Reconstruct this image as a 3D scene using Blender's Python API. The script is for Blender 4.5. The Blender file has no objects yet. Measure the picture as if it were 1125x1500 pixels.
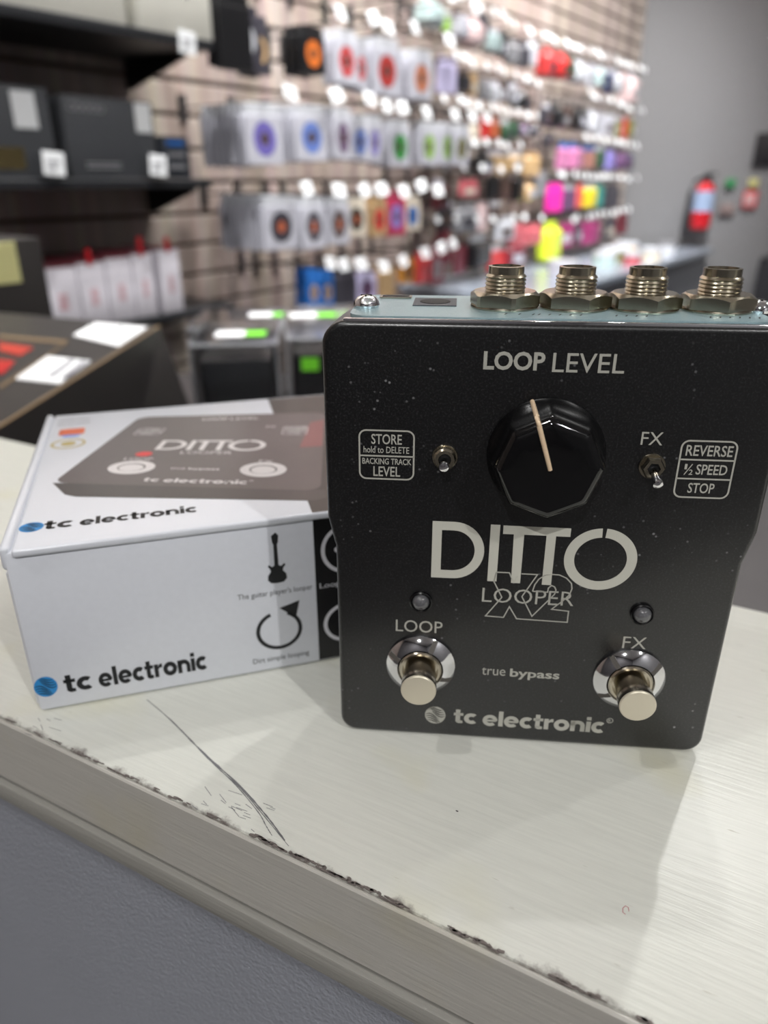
import bpy, bmesh, math, random
from mathutils import Vector, Matrix
random.seed(7)
SC = bpy.context.scene
COL = SC.collection
PI = math.pi

# ---------------------------------------------------------------- camera
HC = 0.131
PITCH = 0.4245
cam_data = bpy.data.cameras.new('camera')
cam = bpy.data.objects.new('camera', cam_data)
COL.objects.link(cam)
cam.location = (0, 0, HC)
cam.rotation_euler = (PI / 2 - PITCH, 0, 0)
cam_data.sensor_fit = 'VERTICAL'
cam_data.sensor_height = 24.0
cam_data.sensor_width = 18.0
cam_data.lens = 24.0 * 1080 / 1500
cam_data.clip_start = 0.01
cam_data.clip_end = 50
cam_data.dof.use_dof = True
cam_data.dof.focus_distance = 0.157
cam_data.dof.aperture_fstop = 7.6
SC.camera = cam

# ---------------------------------------------------------------- world, exposure
wd = bpy.data.worlds.new('world')
SC.world = wd
wd.use_nodes = True
wd.node_tree.nodes['Background'].inputs[0].default_value = (0.9, 0.95, 1.0, 1)
wd.node_tree.nodes['Background'].inputs[1].default_value = 0.3
SC.view_settings.view_transform = 'Standard'
SC.view_settings.look = 'None'
SC.view_settings.gamma = 1
SC.view_settings.use_curve_mapping = False
SC.view_settings.exposure = 0.0

# ---------------------------------------------------------------- room frame
# wall frame: s along the slatwall, e out from it, z up (all scaled by K about the camera)
K = 4 / 3
D = 1.2
AW = math.radians(35.3)
dv = Vector((math.sin(AW), math.cos(AW), 0))
nv = Vector((math.cos(AW), -math.sin(AW), 0))
ROTW = PI / 2 - AW          # local x along the wall, local y into it
CAMP = Vector((0, 0, HC))
def WP(s, e, z):
    return CAMP + K * (nv * (-D + e) + dv * s + Vector((0, 0, z - HC)))
FLOOR_Z = -1.05
CEIL_Z = 2.60

# ---------------------------------------------------------------- lights (ceiling spots)
LIGHTS = [  # x, y, power, aim (wall-frame s, e, z) or None for a plain downlight
    (1.09, 1.74, 26, None), (-0.40, 1.10, 340, (0.80, 0.0, 0.05)), (0.05, 1.55, 200, (1.25, 0.0, 0.1)), (-1.05, -0.35, 10, None),
    (1.6, -2.0, 50, None), (1.20, 2.70, 640, (2.75, 0.0, 0.65)), (2.3, 2.6, 75, (3.55, 0.9, -0.6)), (2.4, 1.2, 16, None),
    (0.55, 2.15, 330, (1.95, 0.0, 0.25)), (-0.6, -2.4, 66, None), (0.42, 1.25, 7, None),
]
LAMP_R = 0.03
for i, (lx, ly, pw, aim) in enumerate(LIGHTS):
    if aim:
        ld = bpy.data.lights.new('ceiling_spot', 'SPOT')
        ld.spot_size = math.radians(62 if pw > 500 else 78); ld.spot_blend = 0.7; ld.shadow_soft_size = LAMP_R
    else:
        ld = bpy.data.lights.new('ceiling_spot', 'AREA')
        ld.shape = 'DISK'
        ld.size = LAMP_R * 2
    ld.energy = pw
    ld.color = (1.0, 0.99, 0.975)
    lo = bpy.data.objects.new('ceiling_spot_light', ld)
    lo.location = (lx, ly, CEIL_Z - 0.13)
    if aim:
        lo.rotation_euler = (WP(*aim) - lo.location).to_track_quat('-Z', 'Y').to_euler()
    COL.objects.link(lo)

# ---------------------------------------------------------------- helpers
def tag(o, label=None, cat=None, group=None, kind=None):
    if label: o['label'] = label
    if cat: o['category'] = cat
    if group: o['group'] = group
    if kind: o['kind'] = kind
    return o

def empty(name, loc, rz=0, label=None, cat=None, group=None, kind=None):
    o = bpy.data.objects.new(name, None)
    COL.objects.link(o)
    o.location = loc
    o.rotation_euler = (0, 0, rz)
    o.empty_display_size = 0.02
    return tag(o, label, cat, group, kind)

def mesh(geoms, angle=35):
    """geoms: list of (verts, faces) joined into one mesh"""
    V = []; Fc = []
    for v, f in geoms:
        b = len(V)
        V += [tuple(q) for q in v]
        Fc += [tuple(i + b for i in q) for q in f]
    me = bpy.data.meshes.new('m')
    me.from_pydata(V, [], Fc)
    me.validate()
    me.update()
    me.polygons.foreach_set('use_smooth', [True] * len(me.polygons))
    me.set_sharp_from_angle(angle=math.radians(angle))
    return me

def obj(name, geoms, m, parent=None, loc=None, rot=None, angle=35):
    me = geoms if isinstance(geoms, bpy.types.Mesh) else mesh(geoms, angle)
    if m is not None and not me.materials:
        me.materials.append(m)
    o = bpy.data.objects.new(name, me)
    COL.objects.link(o)
    if parent: o.parent = parent
    if loc: o.location = loc
    if rot: o.rotation_euler = rot
    return o

def box(x0, x1, y0, y1, z0, z1):
    v = [(x0, y0, z0), (x1, y0, z0), (x1, y1, z0), (x0, y1, z0), (x0, y0, z1), (x1, y0, z1), (x1, y1, z1), (x0, y1, z1)]
    f = [(0, 3, 2, 1), (4, 5, 6, 7), (0, 1, 5, 4), (1, 2, 6, 5), (2, 3, 7, 6), (3, 0, 4, 7)]
    return v, f

def rbox(x0, x1, y0, y1, z0, z1, r, seg=2):
    bm = bmesh.new()
    bmesh.ops.create_cube(bm, size=1)
    for q in bm.verts:
        q.co = Vector(((x0 + x1) / 2 + q.co.x * (x1 - x0), (y0 + y1) / 2 + q.co.y * (y1 - y0), (z0 + z1) / 2 + q.co.z * (z1 - z0)))
    bmesh.ops.bevel(bm, geom=bm.edges[:], offset=r, segments=seg, affect='EDGES', profile=0.5)
    bm.verts.ensure_lookup_table()
    v = [tuple(q.co) for q in bm.verts]; f = [tuple(q.index for q in p.verts) for p in bm.faces]
    bm.free()
    return v, f

def xf(g, M):
    return [tuple(M @ Vector(q)) for q in g[0]], g[1]

def mv(g, x=0, y=0, z=0):
    return [(a + x, b + y, c + z) for a, b, c in g[0]], g[1]

def prism(poly, a, b, axis='y'):
    """poly in (u, v) ccw seen from the front; extruded from a to b along axis"""
    n = len(poly)
    if axis == 'y':
        v = [(p[0], a, p[1]) for p in poly] + [(p[0], b, p[1]) for p in poly]
    else:
        v = [(p[0], p[1], b) for p in poly] + [(p[0], p[1], a) for p in poly]
    f = [tuple(range(n)), tuple(range(2 * n - 1, n - 1, -1))]
    f += [(i, i + n, (i + 1) % n + n, (i + 1) % n) for i in range(n)]
    return v, f

def lathe(prof, seg=32, axis='z', cx=0, cy=0, cz=0, rf=None):
    """prof: (r, h) list; closed with caps when r > 0"""
    v = []; f = []
    n = len(prof)
    for k in range(seg):
        a = 2 * PI * k / seg
        for j, (r, h) in enumerate(prof):
            rr = r * (rf(a, h) if rf else 1)
            v.append((rr * math.cos(a), rr * math.sin(a), h))
    for k in range(seg):
        k2 = (k + 1) % seg
        for j in range(n - 1):
            f.append((k * n + j, k2 * n + j, k2 * n + j + 1, k * n + j + 1))
    f.append(tuple(k * n + n - 1 for k in range(seg)))
    f.append(tuple(k * n for k in reversed(range(seg))))
    if axis == '-y':   # height grows towards -y, local x stays, local y -> z
        v = [(x, -h, y) for x, y, h in v]
    v = [(x + cx, y + cy, z + cz) for x, y, z in v]
    return v, f

def tube(pts, r, seg=8):
    """tube along polyline"""
    v = []; f = []
    P = [Vector(p) for p in pts]
    for i, p in enumerate(P):
        t = (P[min(i + 1, len(P) - 1)] - P[max(i - 1, 0)]).normalized()
        up = Vector((0, 0, 1)) if abs(t.z) < 0.9 else Vector((1, 0, 0))
        a = t.cross(up).normalized(); b = t.cross(a)
        rr = r[i] if isinstance(r, (list, tuple)) else r
        for k in range(seg):
            q = 2 * PI * k / seg
            v.append(p + a * rr * math.cos(q) + b * rr * math.sin(q))
    for i in range(len(P) - 1):
        for k in range(seg):
            k2 = (k + 1) % seg
            f.append((i * seg + k, i * seg + k2, (i + 1) * seg + k2, (i + 1) * seg + k))
    f.append(tuple(range(seg - 1, -1, -1)))
    f.append(tuple((len(P) - 1) * seg + k for k in range(seg)))
    return v, f

def ribbon2(pts, w, closed=False):
    """flat ribbon in 2D -> (verts2d, faces)"""
    n = len(pts); V = []; Fc = []
    for i in range(n):
        p = Vector(pts[i])
        if closed: a = Vector(pts[i - 1]); b = Vector(pts[(i + 1) % n])
        else: a = Vector(pts[max(i - 1, 0)]); b = Vector(pts[min(i + 1, n - 1)])
        d1 = (p - a); d2 = (b - p)
        if d1.length < 1e-9: d1 = d2
        if d2.length < 1e-9: d2 = d1
        d1.normalize(); d2.normalize()
        n1 = Vector((-d1.y, d1.x)); n2 = Vector((-d2.y, d2.x))
        m = n1 + n2
        if m.length < 1e-6: m = n1
        m.normalize()
        c = max(0.45, m.dot(n1))
        ww = w[i] if isinstance(w, (list, tuple)) else w
        V.append(p + m * ww / 2 / c); V.append(p - m * ww / 2 / c)
    m = n if closed else n - 1
    for i in range(m):
        j = (i + 1) % n
        Fc.append((2 * i, 2 * i + 1, 2 * j + 1, 2 * j))
    return [tuple(q) for q in V], Fc

def ring2(cx, cy, rx, ry, w, a0=0, a1=2 * PI, n=48):
    V = []; Fc = []
    full = abs(a1 - a0 - 2 * PI) < 1e-6
    m = n if full else n + 1
    for i in range(m):
        a = a0 + (a1 - a0) * i / n
        V.append((cx + rx * math.cos(a), cy + ry * math.sin(a)))
        V.append((cx + (rx - w) * math.cos(a), cy + (ry - w) * math.sin(a)))
    for i in range(n):
        j = (i + 1) % m
        Fc.append((2 * i, 2 * j, 2 * j + 1, 2 * i + 1))
    return V, Fc

def poly2(pts):
    return list(pts), [tuple(range(len(pts)))]

def disc2(cx, cy, rx, ry=None, n=32):
    ry = ry or rx
    return poly2([(cx + rx * math.cos(2 * PI * i / n), cy + ry * math.sin(2 * PI * i / n)) for i in range(n)])

def rrect(x0, x1, y0, y1, r, seg=5):
    P = []
    for cx, cy, a in ((x1 - r, y0 + r, -PI / 2), (x1 - r, y1 - r, 0), (x0 + r, y1 - r, PI / 2), (x0 + r, y0 + r, PI)):
        for i in range(seg + 1):
            q = a + PI / 2 * i / seg
            P.append((cx + r * math.cos(q), cy + r * math.sin(q)))
    return P

_tc = {}
def text2(body, bold=0.0, spacing=1.0, res=3):
    """lettering as flat triangles in a unit frame"""
    key = (body, bold, spacing)
    if key in _tc: return _tc[key]
    c = bpy.data.curves.new('t', 'FONT')
    c.body = body; c.size = 1; c.offset = bold; c.resolution_u = res; c.space_character = spacing
    c.fill_mode = 'BOTH' if hasattr(c, 'fill_mode') else c.fill_mode
    o = bpy.data.objects.new('t', c)
    COL.objects.link(o)
    dg = bpy.context.evaluated_depsgraph_get()
    me = bpy.data.meshes.new_from_object(o.evaluated_get(dg))
    V = [(q.co.x, q.co.y) for q in me.vertices]; Fc = [tuple(p.vertices) for p in me.polygons]
    bpy.data.objects.remove(o); bpy.data.curves.remove(c); bpy.data.meshes.remove(me)
    _tc[key] = (V, Fc)
    return V, Fc

def heavy2(word):
    V = []; Fc = []
    def add(g, x):
        b = len(V); V.extend([(a + x, c) for a, c in g[0]]); Fc.extend([tuple(i + b for i in f) for f in g[1]])
    def rc(a, b, c, d): return poly2([(a, c), (b, c), (b, d), (a, d)])
    R = math.radians
    x = 0
    for ch in word:
        if ch == 'c': L = [ring2(.52, .5, .54, .54, .34, R(48), R(312), 26)]; w = .90
        elif ch == 'e': L = [ring2(.54, .5, .54, .54, .31, R(-2), R(316), 30), rc(.2, 1.0, .40, .58)]; w = 1.08
        elif ch == 'o': L = [ring2(.56, .5, .56, .54, .34, n=32)]; w = 1.12
        elif ch == 'l': L = [rc(0, .33, 0, 1.42)]; w = .33
        elif ch == 'i': L = [rc(0, .33, 0, 1.0), rc(0, .33, 1.12, 1.42)]; w = .33
        elif ch == 't': L = [rc(.14, .47, 0.12, 1.34), rc(0, .70, .74, 1.0), poly2([(.14, .2), (.2, .06), (.34, -.03), (.66, -.01), (.66, .24), (.47, .26)])]; w = .70
        elif ch == 'r': L = [rc(0, .33, 0, 1.0), poly2([(.33, .60), (.40, .68), (.52, .72), (.66, .70), (.66, 1.02), (.5, 1.0), (.38, .9), (.33, .8)])]; w = .64
        elif ch == 'n': L = [rc(0, .33, 0, 1.0), ring2(.5, .52, .53, .50, .32, 0, PI, 20), rc(.71, 1.03, 0, .53)]; w = 1.03
        for g in L: add(g, x)
        x += w + .075
    return V, Fc

def fit2(g, x0, x1, y0, y1, shear=0.0):
    V, Fc = g
    ax = min(p[0] for p in V); bx = max(p[0] for p in V); ay = min(p[1] for p in V); by = max(p[1] for p in V)
    out = []
    sx = (x1 - x0 - abs(shear) * (y1 - y0)) / (bx - ax)
    for x, y in V:
        ty = (y - ay) / (by - ay)
        out.append((x0 + (x - ax) * sx + shear * ty * (y1 - y0), y0 + ty * (y1 - y0)))
    return out, Fc

def lift(g2, h=0.00005, plane='front', t=0.0):
    """2D print -> 3D sheet; plane front: (u, -h, v); top: (u, v, h).  t gives ink thickness"""
    V, Fc = g2
    if plane == 'front': return [(x, -h, y) for x, y in V], Fc
    if plane == 'top': return [(x, y, h) for x, y in V], Fc

# ---------------------------------------------------------------- materials
def mat(name, col, rough=0.5, metal=0.0, spec=0.5, coat=0.0, coat_r=0.1, bump=0.0, bscale=300.0, var=0.0, vscale=20.0,
        stretch=(1, 1, 1), trans=0.0, ior=1.45, emit=None, estr=0.0):
    m = bpy.data.materials.new(name)
    m.use_nodes = True
    nt = m.node_tree; N = nt.nodes; L = nt.links
    b = N['Principled BSDF']
    c = (col[0], col[1], col[2], 1)
    b.inputs['Base Color'].default_value = c
    b.inputs['Roughness'].default_value = rough
    b.inputs['Metallic'].default_value = metal
    b.inputs['Specular IOR Level'].default_value = spec
    b.inputs['Coat Weight'].default_value = coat
    b.inputs['Coat Roughness'].default_value = coat_r
    b.inputs['Transmission Weight'].default_value = trans
    b.inputs['IOR'].default_value = ior
    if emit:
        b.inputs['Emission Color'].default_value = (*emit, 1)
        b.inputs['Emission Strength'].default_value = estr
    tc = N.new('ShaderNodeTexCoord'); mp = N.new('ShaderNodeMapping')
    mp.inputs['Scale'].default_value = stretch
    L.new(tc.outputs['Object'], mp.inputs['Vector'])
    nz = N.new('ShaderNodeTexNoise'); nz.inputs['Scale'].default_value = vscale; nz.inputs['Detail'].default_value = 4
    L.new(mp.outputs[0], nz.inputs['Vector'])
    vv = var if var > 0 else 0.04
    mx = N.new('ShaderNodeMix'); mx.data_type = 'RGBA'
    mx.inputs['A'].default_value = tuple(max(0, x * (1 - vv)) for x in col) + (1,)
    mx.inputs['B'].default_value = tuple(min(1, x * (1 + vv)) for x in col) + (1,)
    L.new(nz.outputs['Fac'], mx.inputs['Factor'])
    L.new(mx.outputs['Result'], b.inputs['Base Color'])
    if bump > 0:
        n2 = N.new('ShaderNodeTexNoise'); n2.inputs['Scale'].default_value = bscale; n2.inputs['Detail'].default_value = 3
        L.new(mp.outputs[0], n2.inputs['Vector'])
        bp = N.new('ShaderNodeBump'); bp.inputs['Strength'].default_value = bump; bp.inputs['Distance'].default_value = 0.001
        L.new(n2.outputs['Fac'], bp.inputs['Height'])
        L.new(bp.outputs[0], b.inputs['Normal'])
    return m

def s2l(r, g, b):
    return tuple(((x / 255) / 12.92 if x / 255 <= 0.04045 else ((x / 255 + 0.055) / 1.055) ** 2.4) for x in (r, g, b))

CN = {  # plain colours of packets and prints
    'white': (190, 190, 200), 'black': (26, 26, 28), 'orange': (226, 120, 50), 'red': (196, 60, 60), 'darkred': (176, 60, 56),
    'copper': (190, 120, 90), 'purple': (110, 100, 176), 'blue': (104, 128, 196), 'plum': (104, 74, 110), 'violet': (140, 130, 200),
    'green': (60, 150, 70), 'lime': (150, 190, 90), 'olive': (110, 110, 50), 'rust': (176, 92, 60), 'umber': (80, 62, 56),
    'cream': (214, 204, 188), 'tan': (190, 158, 116), 'scarlet': (214, 50, 50), 'crimson': (176, 50, 84), 'royal': (44, 110, 190),
    'charcoal': (62, 60, 68), 'lilac': (176, 170, 200), 'amber': (190, 130, 50), 'maroon': (110, 44, 54), 'grey': (130, 130, 134),
    'paleteal': (176, 196, 196), 'palepink': (222, 196, 196), 'silver': (196, 198, 204), 'darkgreen': (50, 84, 60), 'navy': (40, 46, 84),
    'skypink': (190, 120, 160), 'skyrust': (170, 120, 110), 'hotpink': (240, 50, 170), 'coral': (240, 90, 84), 'yellow': (230, 210, 50),
    'teal': (50, 150, 140), 'pinkred': (190, 96, 104), 'acid': (210, 230, 60), 'magenta': (160, 50, 110),
}
_cm = {}
def cmat(n, rough=0.35):
    if n not in _cm:
        _cm[n] = mat(n + '_plastic', s2l(*CN[n]), rough, coat=0.3, var=0.08, vscale=40)
    return _cm[n]

M_gray_wall = mat('painted_wall_grey', s2l(124, 124, 126), 0.7, var=0.03, vscale=3, bump=0.05, bscale=60)
M_dark = mat('black_metal', s2l(30, 30, 33), 0.45, var=0.1)
M_wire = mat('dark_wire', s2l(110, 108, 108), 0.3, metal=0.9)
M_tag = mat('white_card', s2l(236, 238, 240), 0.5)
M_tagprint = mat('tag_print', s2l(150, 150, 156), 0.6)

# ================================================================ room
def struct(name, geoms, m, **k):
    o = obj(name, geoms, m, **k)
    o['kind'] = 'structure'
    return o

S0, S1, EMAX = -2.6, 3.55, 3.6     # wall-frame extents of the room
def wbox(s0, s1, e0, e1, z0, z1):
    """box in wall-frame axes, z in world metres, centred on WP(0,0,.) origin with local x=s, y=-e"""
    return box(s0 * K, s1 * K, -e1 * K, -e0 * K, z0, z1)
WO = WP(0, 0, 0); WO.z = 0
def wz(z): return HC + K * (z - HC)

def floor_mat():
    m = mat('dark_floor', s2l(84, 82, 82), 0.35, var=0.15, vscale=4)
    return m
M_floor = floor_mat()
M_ceiling = mat('ceiling_white', s2l(232, 232, 230), 0.8)
struct('floor', [box(S0 * K, S1 * K, -EMAX * K, 0, FLOOR_Z - 0.06, FLOOR_Z)], M_floor, loc=WO, rot=(0, 0, ROTW))
struct('ceiling', [box(S0 * K, S1 * K, -EMAX * K, 0, CEIL_Z, CEIL_Z + 0.06)], M_ceiling, loc=WO, rot=(0, 0, ROTW))
struct('wall_back', [box(S1 * K, S1 * K + 0.1, -EMAX * K, 0.15, FLOOR_Z, CEIL_Z)], M_gray_wall, loc=WO, rot=(0, 0, ROTW))
struct('wall_front', [box(S0 * K - 0.1, S0 * K, -EMAX * K, 0.15, FLOOR_Z, CEIL_Z)], mat('painted_wall_charcoal', s2l(84, 82, 84), 0.7), loc=WO, rot=(0, 0, ROTW))
struct('wall_right', [box(S0 * K - 0.1, S1 * K + 0.1, -EMAX * K - 0.1, -EMAX * K, FLOOR_Z, CEIL_Z)], M_gray_wall, loc=WO, rot=(0, 0, ROTW))
struct('baseboard_back', [box(S1 * K - 0.015, S1 * K, -EMAX * K, -0.02, FLOOR_Z, FLOOR_Z + 0.1)], M_dark, loc=WO, rot=(0, 0, ROTW))

# slatwall: one board after another, groove between them
def slat_mat():
    m = bpy.data.materials.new('slatwall_boards'); m.use_nodes = True
    nt = m.node_tree; N = nt.nodes; L = nt.links; b = N['Principled BSDF']
    tc = N.new('ShaderNodeTexCoord')
    mp = N.new('ShaderNodeMapping'); mp.inputs['Scale'].default_value = (5, 1, 0.25)
    L.new(tc.outputs['Object'], mp.inputs['Vector'])
    n1 = N.new('ShaderNodeTexNoise'); n1.inputs['Scale'].default_value = 1.3; n1.inputs['Detail'].default_value = 5; n1.inputs['Roughness'].default_value = 0.65
    L.new(mp.outputs[0], n1.inputs['Vector'])
    r = N.new('ShaderNodeValToRGB')
    e = r.color_ramp.elements
    e[0].position = 0.3; e[0].color = (*s2l(138, 124, 117), 1)
    e[1].position = 0.72; e[1].color = (*s2l(222, 208, 198), 1)
    x = e.new(0.5); x.color = (*s2l(176, 160, 151), 1)
    L.new(n1.outputs['Fac'], r.inputs['Fac'])
    mp2 = N.new('ShaderNodeMapping'); mp2.inputs['Scale'].default_value = (60, 20, 3)
    L.new(tc.outputs['Object'], mp2.inputs['Vector'])
    n2 = N.new('ShaderNodeTexNoise'); n2.inputs['Scale'].default_value = 1.0; n2.inputs['Detail'].default_value = 4
    L.new(mp2.outputs[0], n2.inputs['Vector'])
    mx = N.new('ShaderNodeMix'); mx.data_type = 'RGBA'; mx.blend_type = 'MULTIPLY'; mx.inputs['Factor'].default_value = 0.35
    L.new(r.outputs[0], mx.inputs['A']); L.new(n2.outputs['Color'], mx.inputs['B'])
    L.new(mx.outputs['Result'], b.inputs['Base Color'])
    b.inputs['Roughness'].default_value = 0.42
    return m
M_slat = slat_mat()
M_groove = mat('groove_strip', s2l(96, 74, 58), 0.5, var=0.1)
wl = struct('wall_left', [box(S0 * K - 0.1, S1 * K + 0.1, 0.02, 0.12, FLOOR_Z, CEIL_Z)], M_groove, loc=WO, rot=(0, 0, ROTW))
PITCHZ = 0.0753
gz = wz(0.295)
k0 = math.floor((FLOOR_Z - gz) / PITCHZ) + 1
bmesh_board = mesh([rbox(S0 * K, S1 * K, 0, 0.022, 0.005, PITCHZ - 0.005, 0.002, 1)])
k = k0
while gz + (k + 1) * PITCHZ < CEIL_Z:
    o = obj('board', bmesh_board, M_slat, wl, loc=(0, 0, gz + k * PITCHZ))
    k += 1

# ceiling lamps
M_lamp = mat('lamp_glow', (1, 1, 1), 0.4, emit=(1.0, 0.98, 0.95), estr=60)
M_lampbody = mat('lamp_housing', s2l(225, 225, 225), 0.4)
body_me = mesh([lathe([(0.03, 0.125), (0.03, 0.10), (0.075, 0.085), (0.075, 0.0), (0.062, 0.0), (0.062, 0.012)], 24)])
body_me.materials.append(M_lampbody)
glow_me = mesh([lathe([(0.061, 0.012), (0.061, 0.016)], 24)])
glow_me.materials.append(M_lamp)
PLACES = ['above and behind the pedal to the right', 'near the slatwall behind the boxed goods', 'beside the counter, aimed at the string packets', 'above the left end of the counter',
          'behind the viewer to the right', 'over the far display case', 'near the far grey wall', 'over the right side of the shop', 'over the middle of the slatwall', 'behind the viewer', 'nearest above the pedal']
for (lx, ly, pw, aim), pl in zip(LIGHTS, PLACES):
    t = empty('ceiling_lamp', (lx, ly, CEIL_Z - 0.125), 0, 'round white ceiling spotlight ' + pl, 'lamp', 'ceiling spotlights')
    obj('housing', body_me, None, t); obj('diffuser', glow_me, None, t)

# things on the far grey wall: local x = away from the slatwall (e), y into wall, z up
FROT = -AW                     # local x -> nv, local y -> dv
def FP(e, z, out=0.0): return WP(S1, 0, 0) * 1 + nv * (e * K) - dv * out + Vector((0, 0, wz(z) - wz(0)))
def fpos(e, z, out=0.0):
    p = WP(S1, e, z); return p - dv * out
t = empty('fire_extinguisher', fpos(0.362, -0.065, 0.09), FROT, 'red fire extinguisher with blue and white label hanging on the far grey wall', 'fire extinguisher')
M_red = mat('red_paint', s2l(190, 30, 40), 0.3, coat=0.5)
obj('cylinder', [lathe([(0.03, 0), (0.05, 0.01), (0.054, 0.03), (0.054, 0.20), (0.045, 0.225), (0.022, 0.24), (0.022, 0.25)], 28)], M_red, t)
obj('label', [lathe([(0.0548, 0.095), (0.0548, 0.2)], 28)], mat('label_blue', s2l(150, 168, 198), 0.4), t)['label'] = 'pale blue label wrapped round the cylinder'
obj('valve', [rbox(-0.02, 0.02, -0.02, 0.02, 0.245, 0.28, 0.004), rbox(-0.012, 0.05, -0.008, 0.008, 0.28, 0.292, 0.003)], M_dark, t)
obj('hose', [tube([(-0.02, 0, 0.265), (-0.06, 0, 0.25), (-0.078, 0, 0.19), (-0.078, 0, 0.08), (-0.07, 0, 0.0), (-0.066, 0, -0.05)], [0.009, 0.009, 0.011, 0.013, 0.014, 0.016], 10)], M_dark, t)
obj('bracket', [box(-0.02, 0.02, 0.05, 0.09, 0.1, 0.25)], M_dark, t)
def wall_plate(name, e0, e1, z0, z1, m, label, cat, extra=None):
    w = (e1 - e0) * K; h = (z1 - z0) * K
    t = empty(name, fpos((e0 + e1) / 2, z0, 0.0), FROT, label, cat)
    obj('plate', [rbox(-w / 2, w / 2, -0.022, -0.001, 0, h, 0.003)], m, t)
    obj('inset', [rbox(-w * 0.36, w * 0.36, -0.026, -0.021, h * 0.15, h * 0.85, 0.001)], extra or m, t)
    return t
wall_plate('exit_sign', 0.424, 0.462, 0.096, 0.131, mat('sign_green', s2l(50, 130, 80), 0.4), 'small green sign above the brown plate on the far wall', 'sign')
wall_plate('switch_plate', 0.418, 0.476, -0.008, 0.036, mat('brown_plate', s2l(128, 112, 110), 0.5), 'brownish rectangular switch plate under the small green sign', 'switch')
wall_plate('notice_card', 0.512, 0.548, 0.097, 0.131, mat('card_yellow', s2l(186, 180, 120), 0.5), 'small dull yellow card on the grey wall above the red alarm', 'card')
t = wall_plate('fire_alarm', 0.502, 0.556, 0.02, 0.086, M_red, 'red pull alarm box under the small yellow card', 'alarm', mat('alarm_white', s2l(200, 160, 160), 0.4))
t = wall_plate('wall_speaker', 0.512, 0.72, 0.175, 0.297, M_dark, 'black box hung on the far wall at the right edge', 'box')
# dark cabinet standing against the far wall, its left edge just inside the frame
cz_ = wz(-0.15) - FLOOR_Z
cw_ = 0.85 * K
t = empty('storage_cabinet', fpos(0.648 + 0.425, 0, 0.0).xy.to_3d() + Vector((0, 0, FLOOR_Z + .001)), FROT, 'dark storage cabinet against the far grey wall at the right edge', 'cabinet')
obj('body', [rbox(-cw_ / 2, cw_ / 2, -.32, -.02, 0, cz_, .004, 1)], M_dark, t)
for sg in (-1, 1):
    dr = obj('door', [rbox(min(0.003 * sg, (cw_ / 2 - .01) * sg), max(0.003 * sg, (cw_ / 2 - .01) * sg), -.336, -.3195, .05, cz_ - .02, .003, 1)], mat('cabinet_door', s2l(50, 50, 54), .4), t)
    obj('handle', [rbox(.03 * sg - .006, .03 * sg + .006, -.352, -.335, cz_ * .5, cz_ * .5 + .14, .003, 1)], M_lampbody, dr)

# ================================================================ hanging goods
hook_wire = {}
def wire_mesh(depth):
    key = round(depth, 3)
    if key not in hook_wire:
        me = mesh([tube([(0, 0, 0), (0, -depth, 0), (0, -depth - 0.006, 0.012)], 0.0026, 6), box(-0.012, 0.012, -0.004, 0.006, -0.03, 0.03)])
        me.materials.append(M_wire); hook_wire[key] = me
    return hook_wire[key]
tag_me = mesh([rbox(-0.021, 0.021, -0.001, 0.001, -0.016, 0.016, 0.0006, 1)]); tag_me.materials.append(M_tag)
tagp_me = mesh([box(-0.015, 0.012, -0.0016, -0.0009, 0.001, 0.005), box(-0.015, 0.004, -0.0016, -0.0009, -0.008, -0.004)]); tagp_me.materials.append(M_tagprint)
small_tag = mesh([rbox(-0.014, 0.014, -0.001, 0.001, -0.012, 0.012, 0.0006, 1)]); small_tag.materials.append(M_tag)
ORD = ['first', 'second', 'third', 'fourth', 'fifth', 'sixth', 'seventh', 'eighth', 'ninth', 'tenth', 'eleventh', 'twelfth', 'thirteenth', 'fourteenth',
       'fifteenth', 'sixteenth', 'seventeenth', 'eighteenth', 'nineteenth', 'twentieth', 'twenty-first', 'twenty-second', 'twenty-third', 'twenty-fourth', 'twenty-fifth']
def ordn(i): return ORD[i] if i < len(ORD) else 'later'
def hook(s, z, e, label, group, big=True):
    t = empty('peg_hook', WP(s, 0, z), ROTW, label, 'hook', group)
    obj('wire', wire_mesh(e * K), None, t)
    a = random.uniform(-0.25, 0.15)
    p = obj('price_tag', tag_me if big else small_tag, None, t, loc=(random.uniform(-0.004, 0.004), -e * K - 0.008, 0.014 if big else 0.01), rot=(-0.35, a, random.uniform(-0.15, 0.15)))
    if big: obj('printed_lines', tagp_me, None, p)
    return t

def pack_parts(w, h, base, disc, kind='string'):
    """flat packet hanging by its header: meshes for body, header, print"""
    bm_ = mesh([rbox(-w / 2, w / 2, -0.0035, 0.0035, -h, -h * 0.14, 0.0016, 1)]); bm_.materials.append(cmat(base))
    hd = mesh([rbox(-w * 0.44, w * 0.44, -0.002, 0.002, -h * 0.15, 0.006, 0.0012, 1)]); hd.materials.append(cmat('silver' if base in ('white',) else base))
    pr = []
    if disc:
        rx = w * 0.31; ry = min(h * 0.30, w * 0.42)
        g = lift(ring2(0, -h * 0.55, rx, ry, rx * 0.6, n=24), 0.0039); pr.append(('printed_ring', g, disc))
        g = lift(disc2(0, -h * 0.55, rx * 0.38, ry * 0.38, 16), 0.0039); pr.append(('printed_centre', g, 'umber' if disc not in ('umber', 'black', 'charcoal') else 'rust'))
    ms = []
    for n, g, c in pr:
        me = mesh([g]); me.materials.append(cmat(c)); ms.append((n, me))
    return bm_, hd, ms

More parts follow.
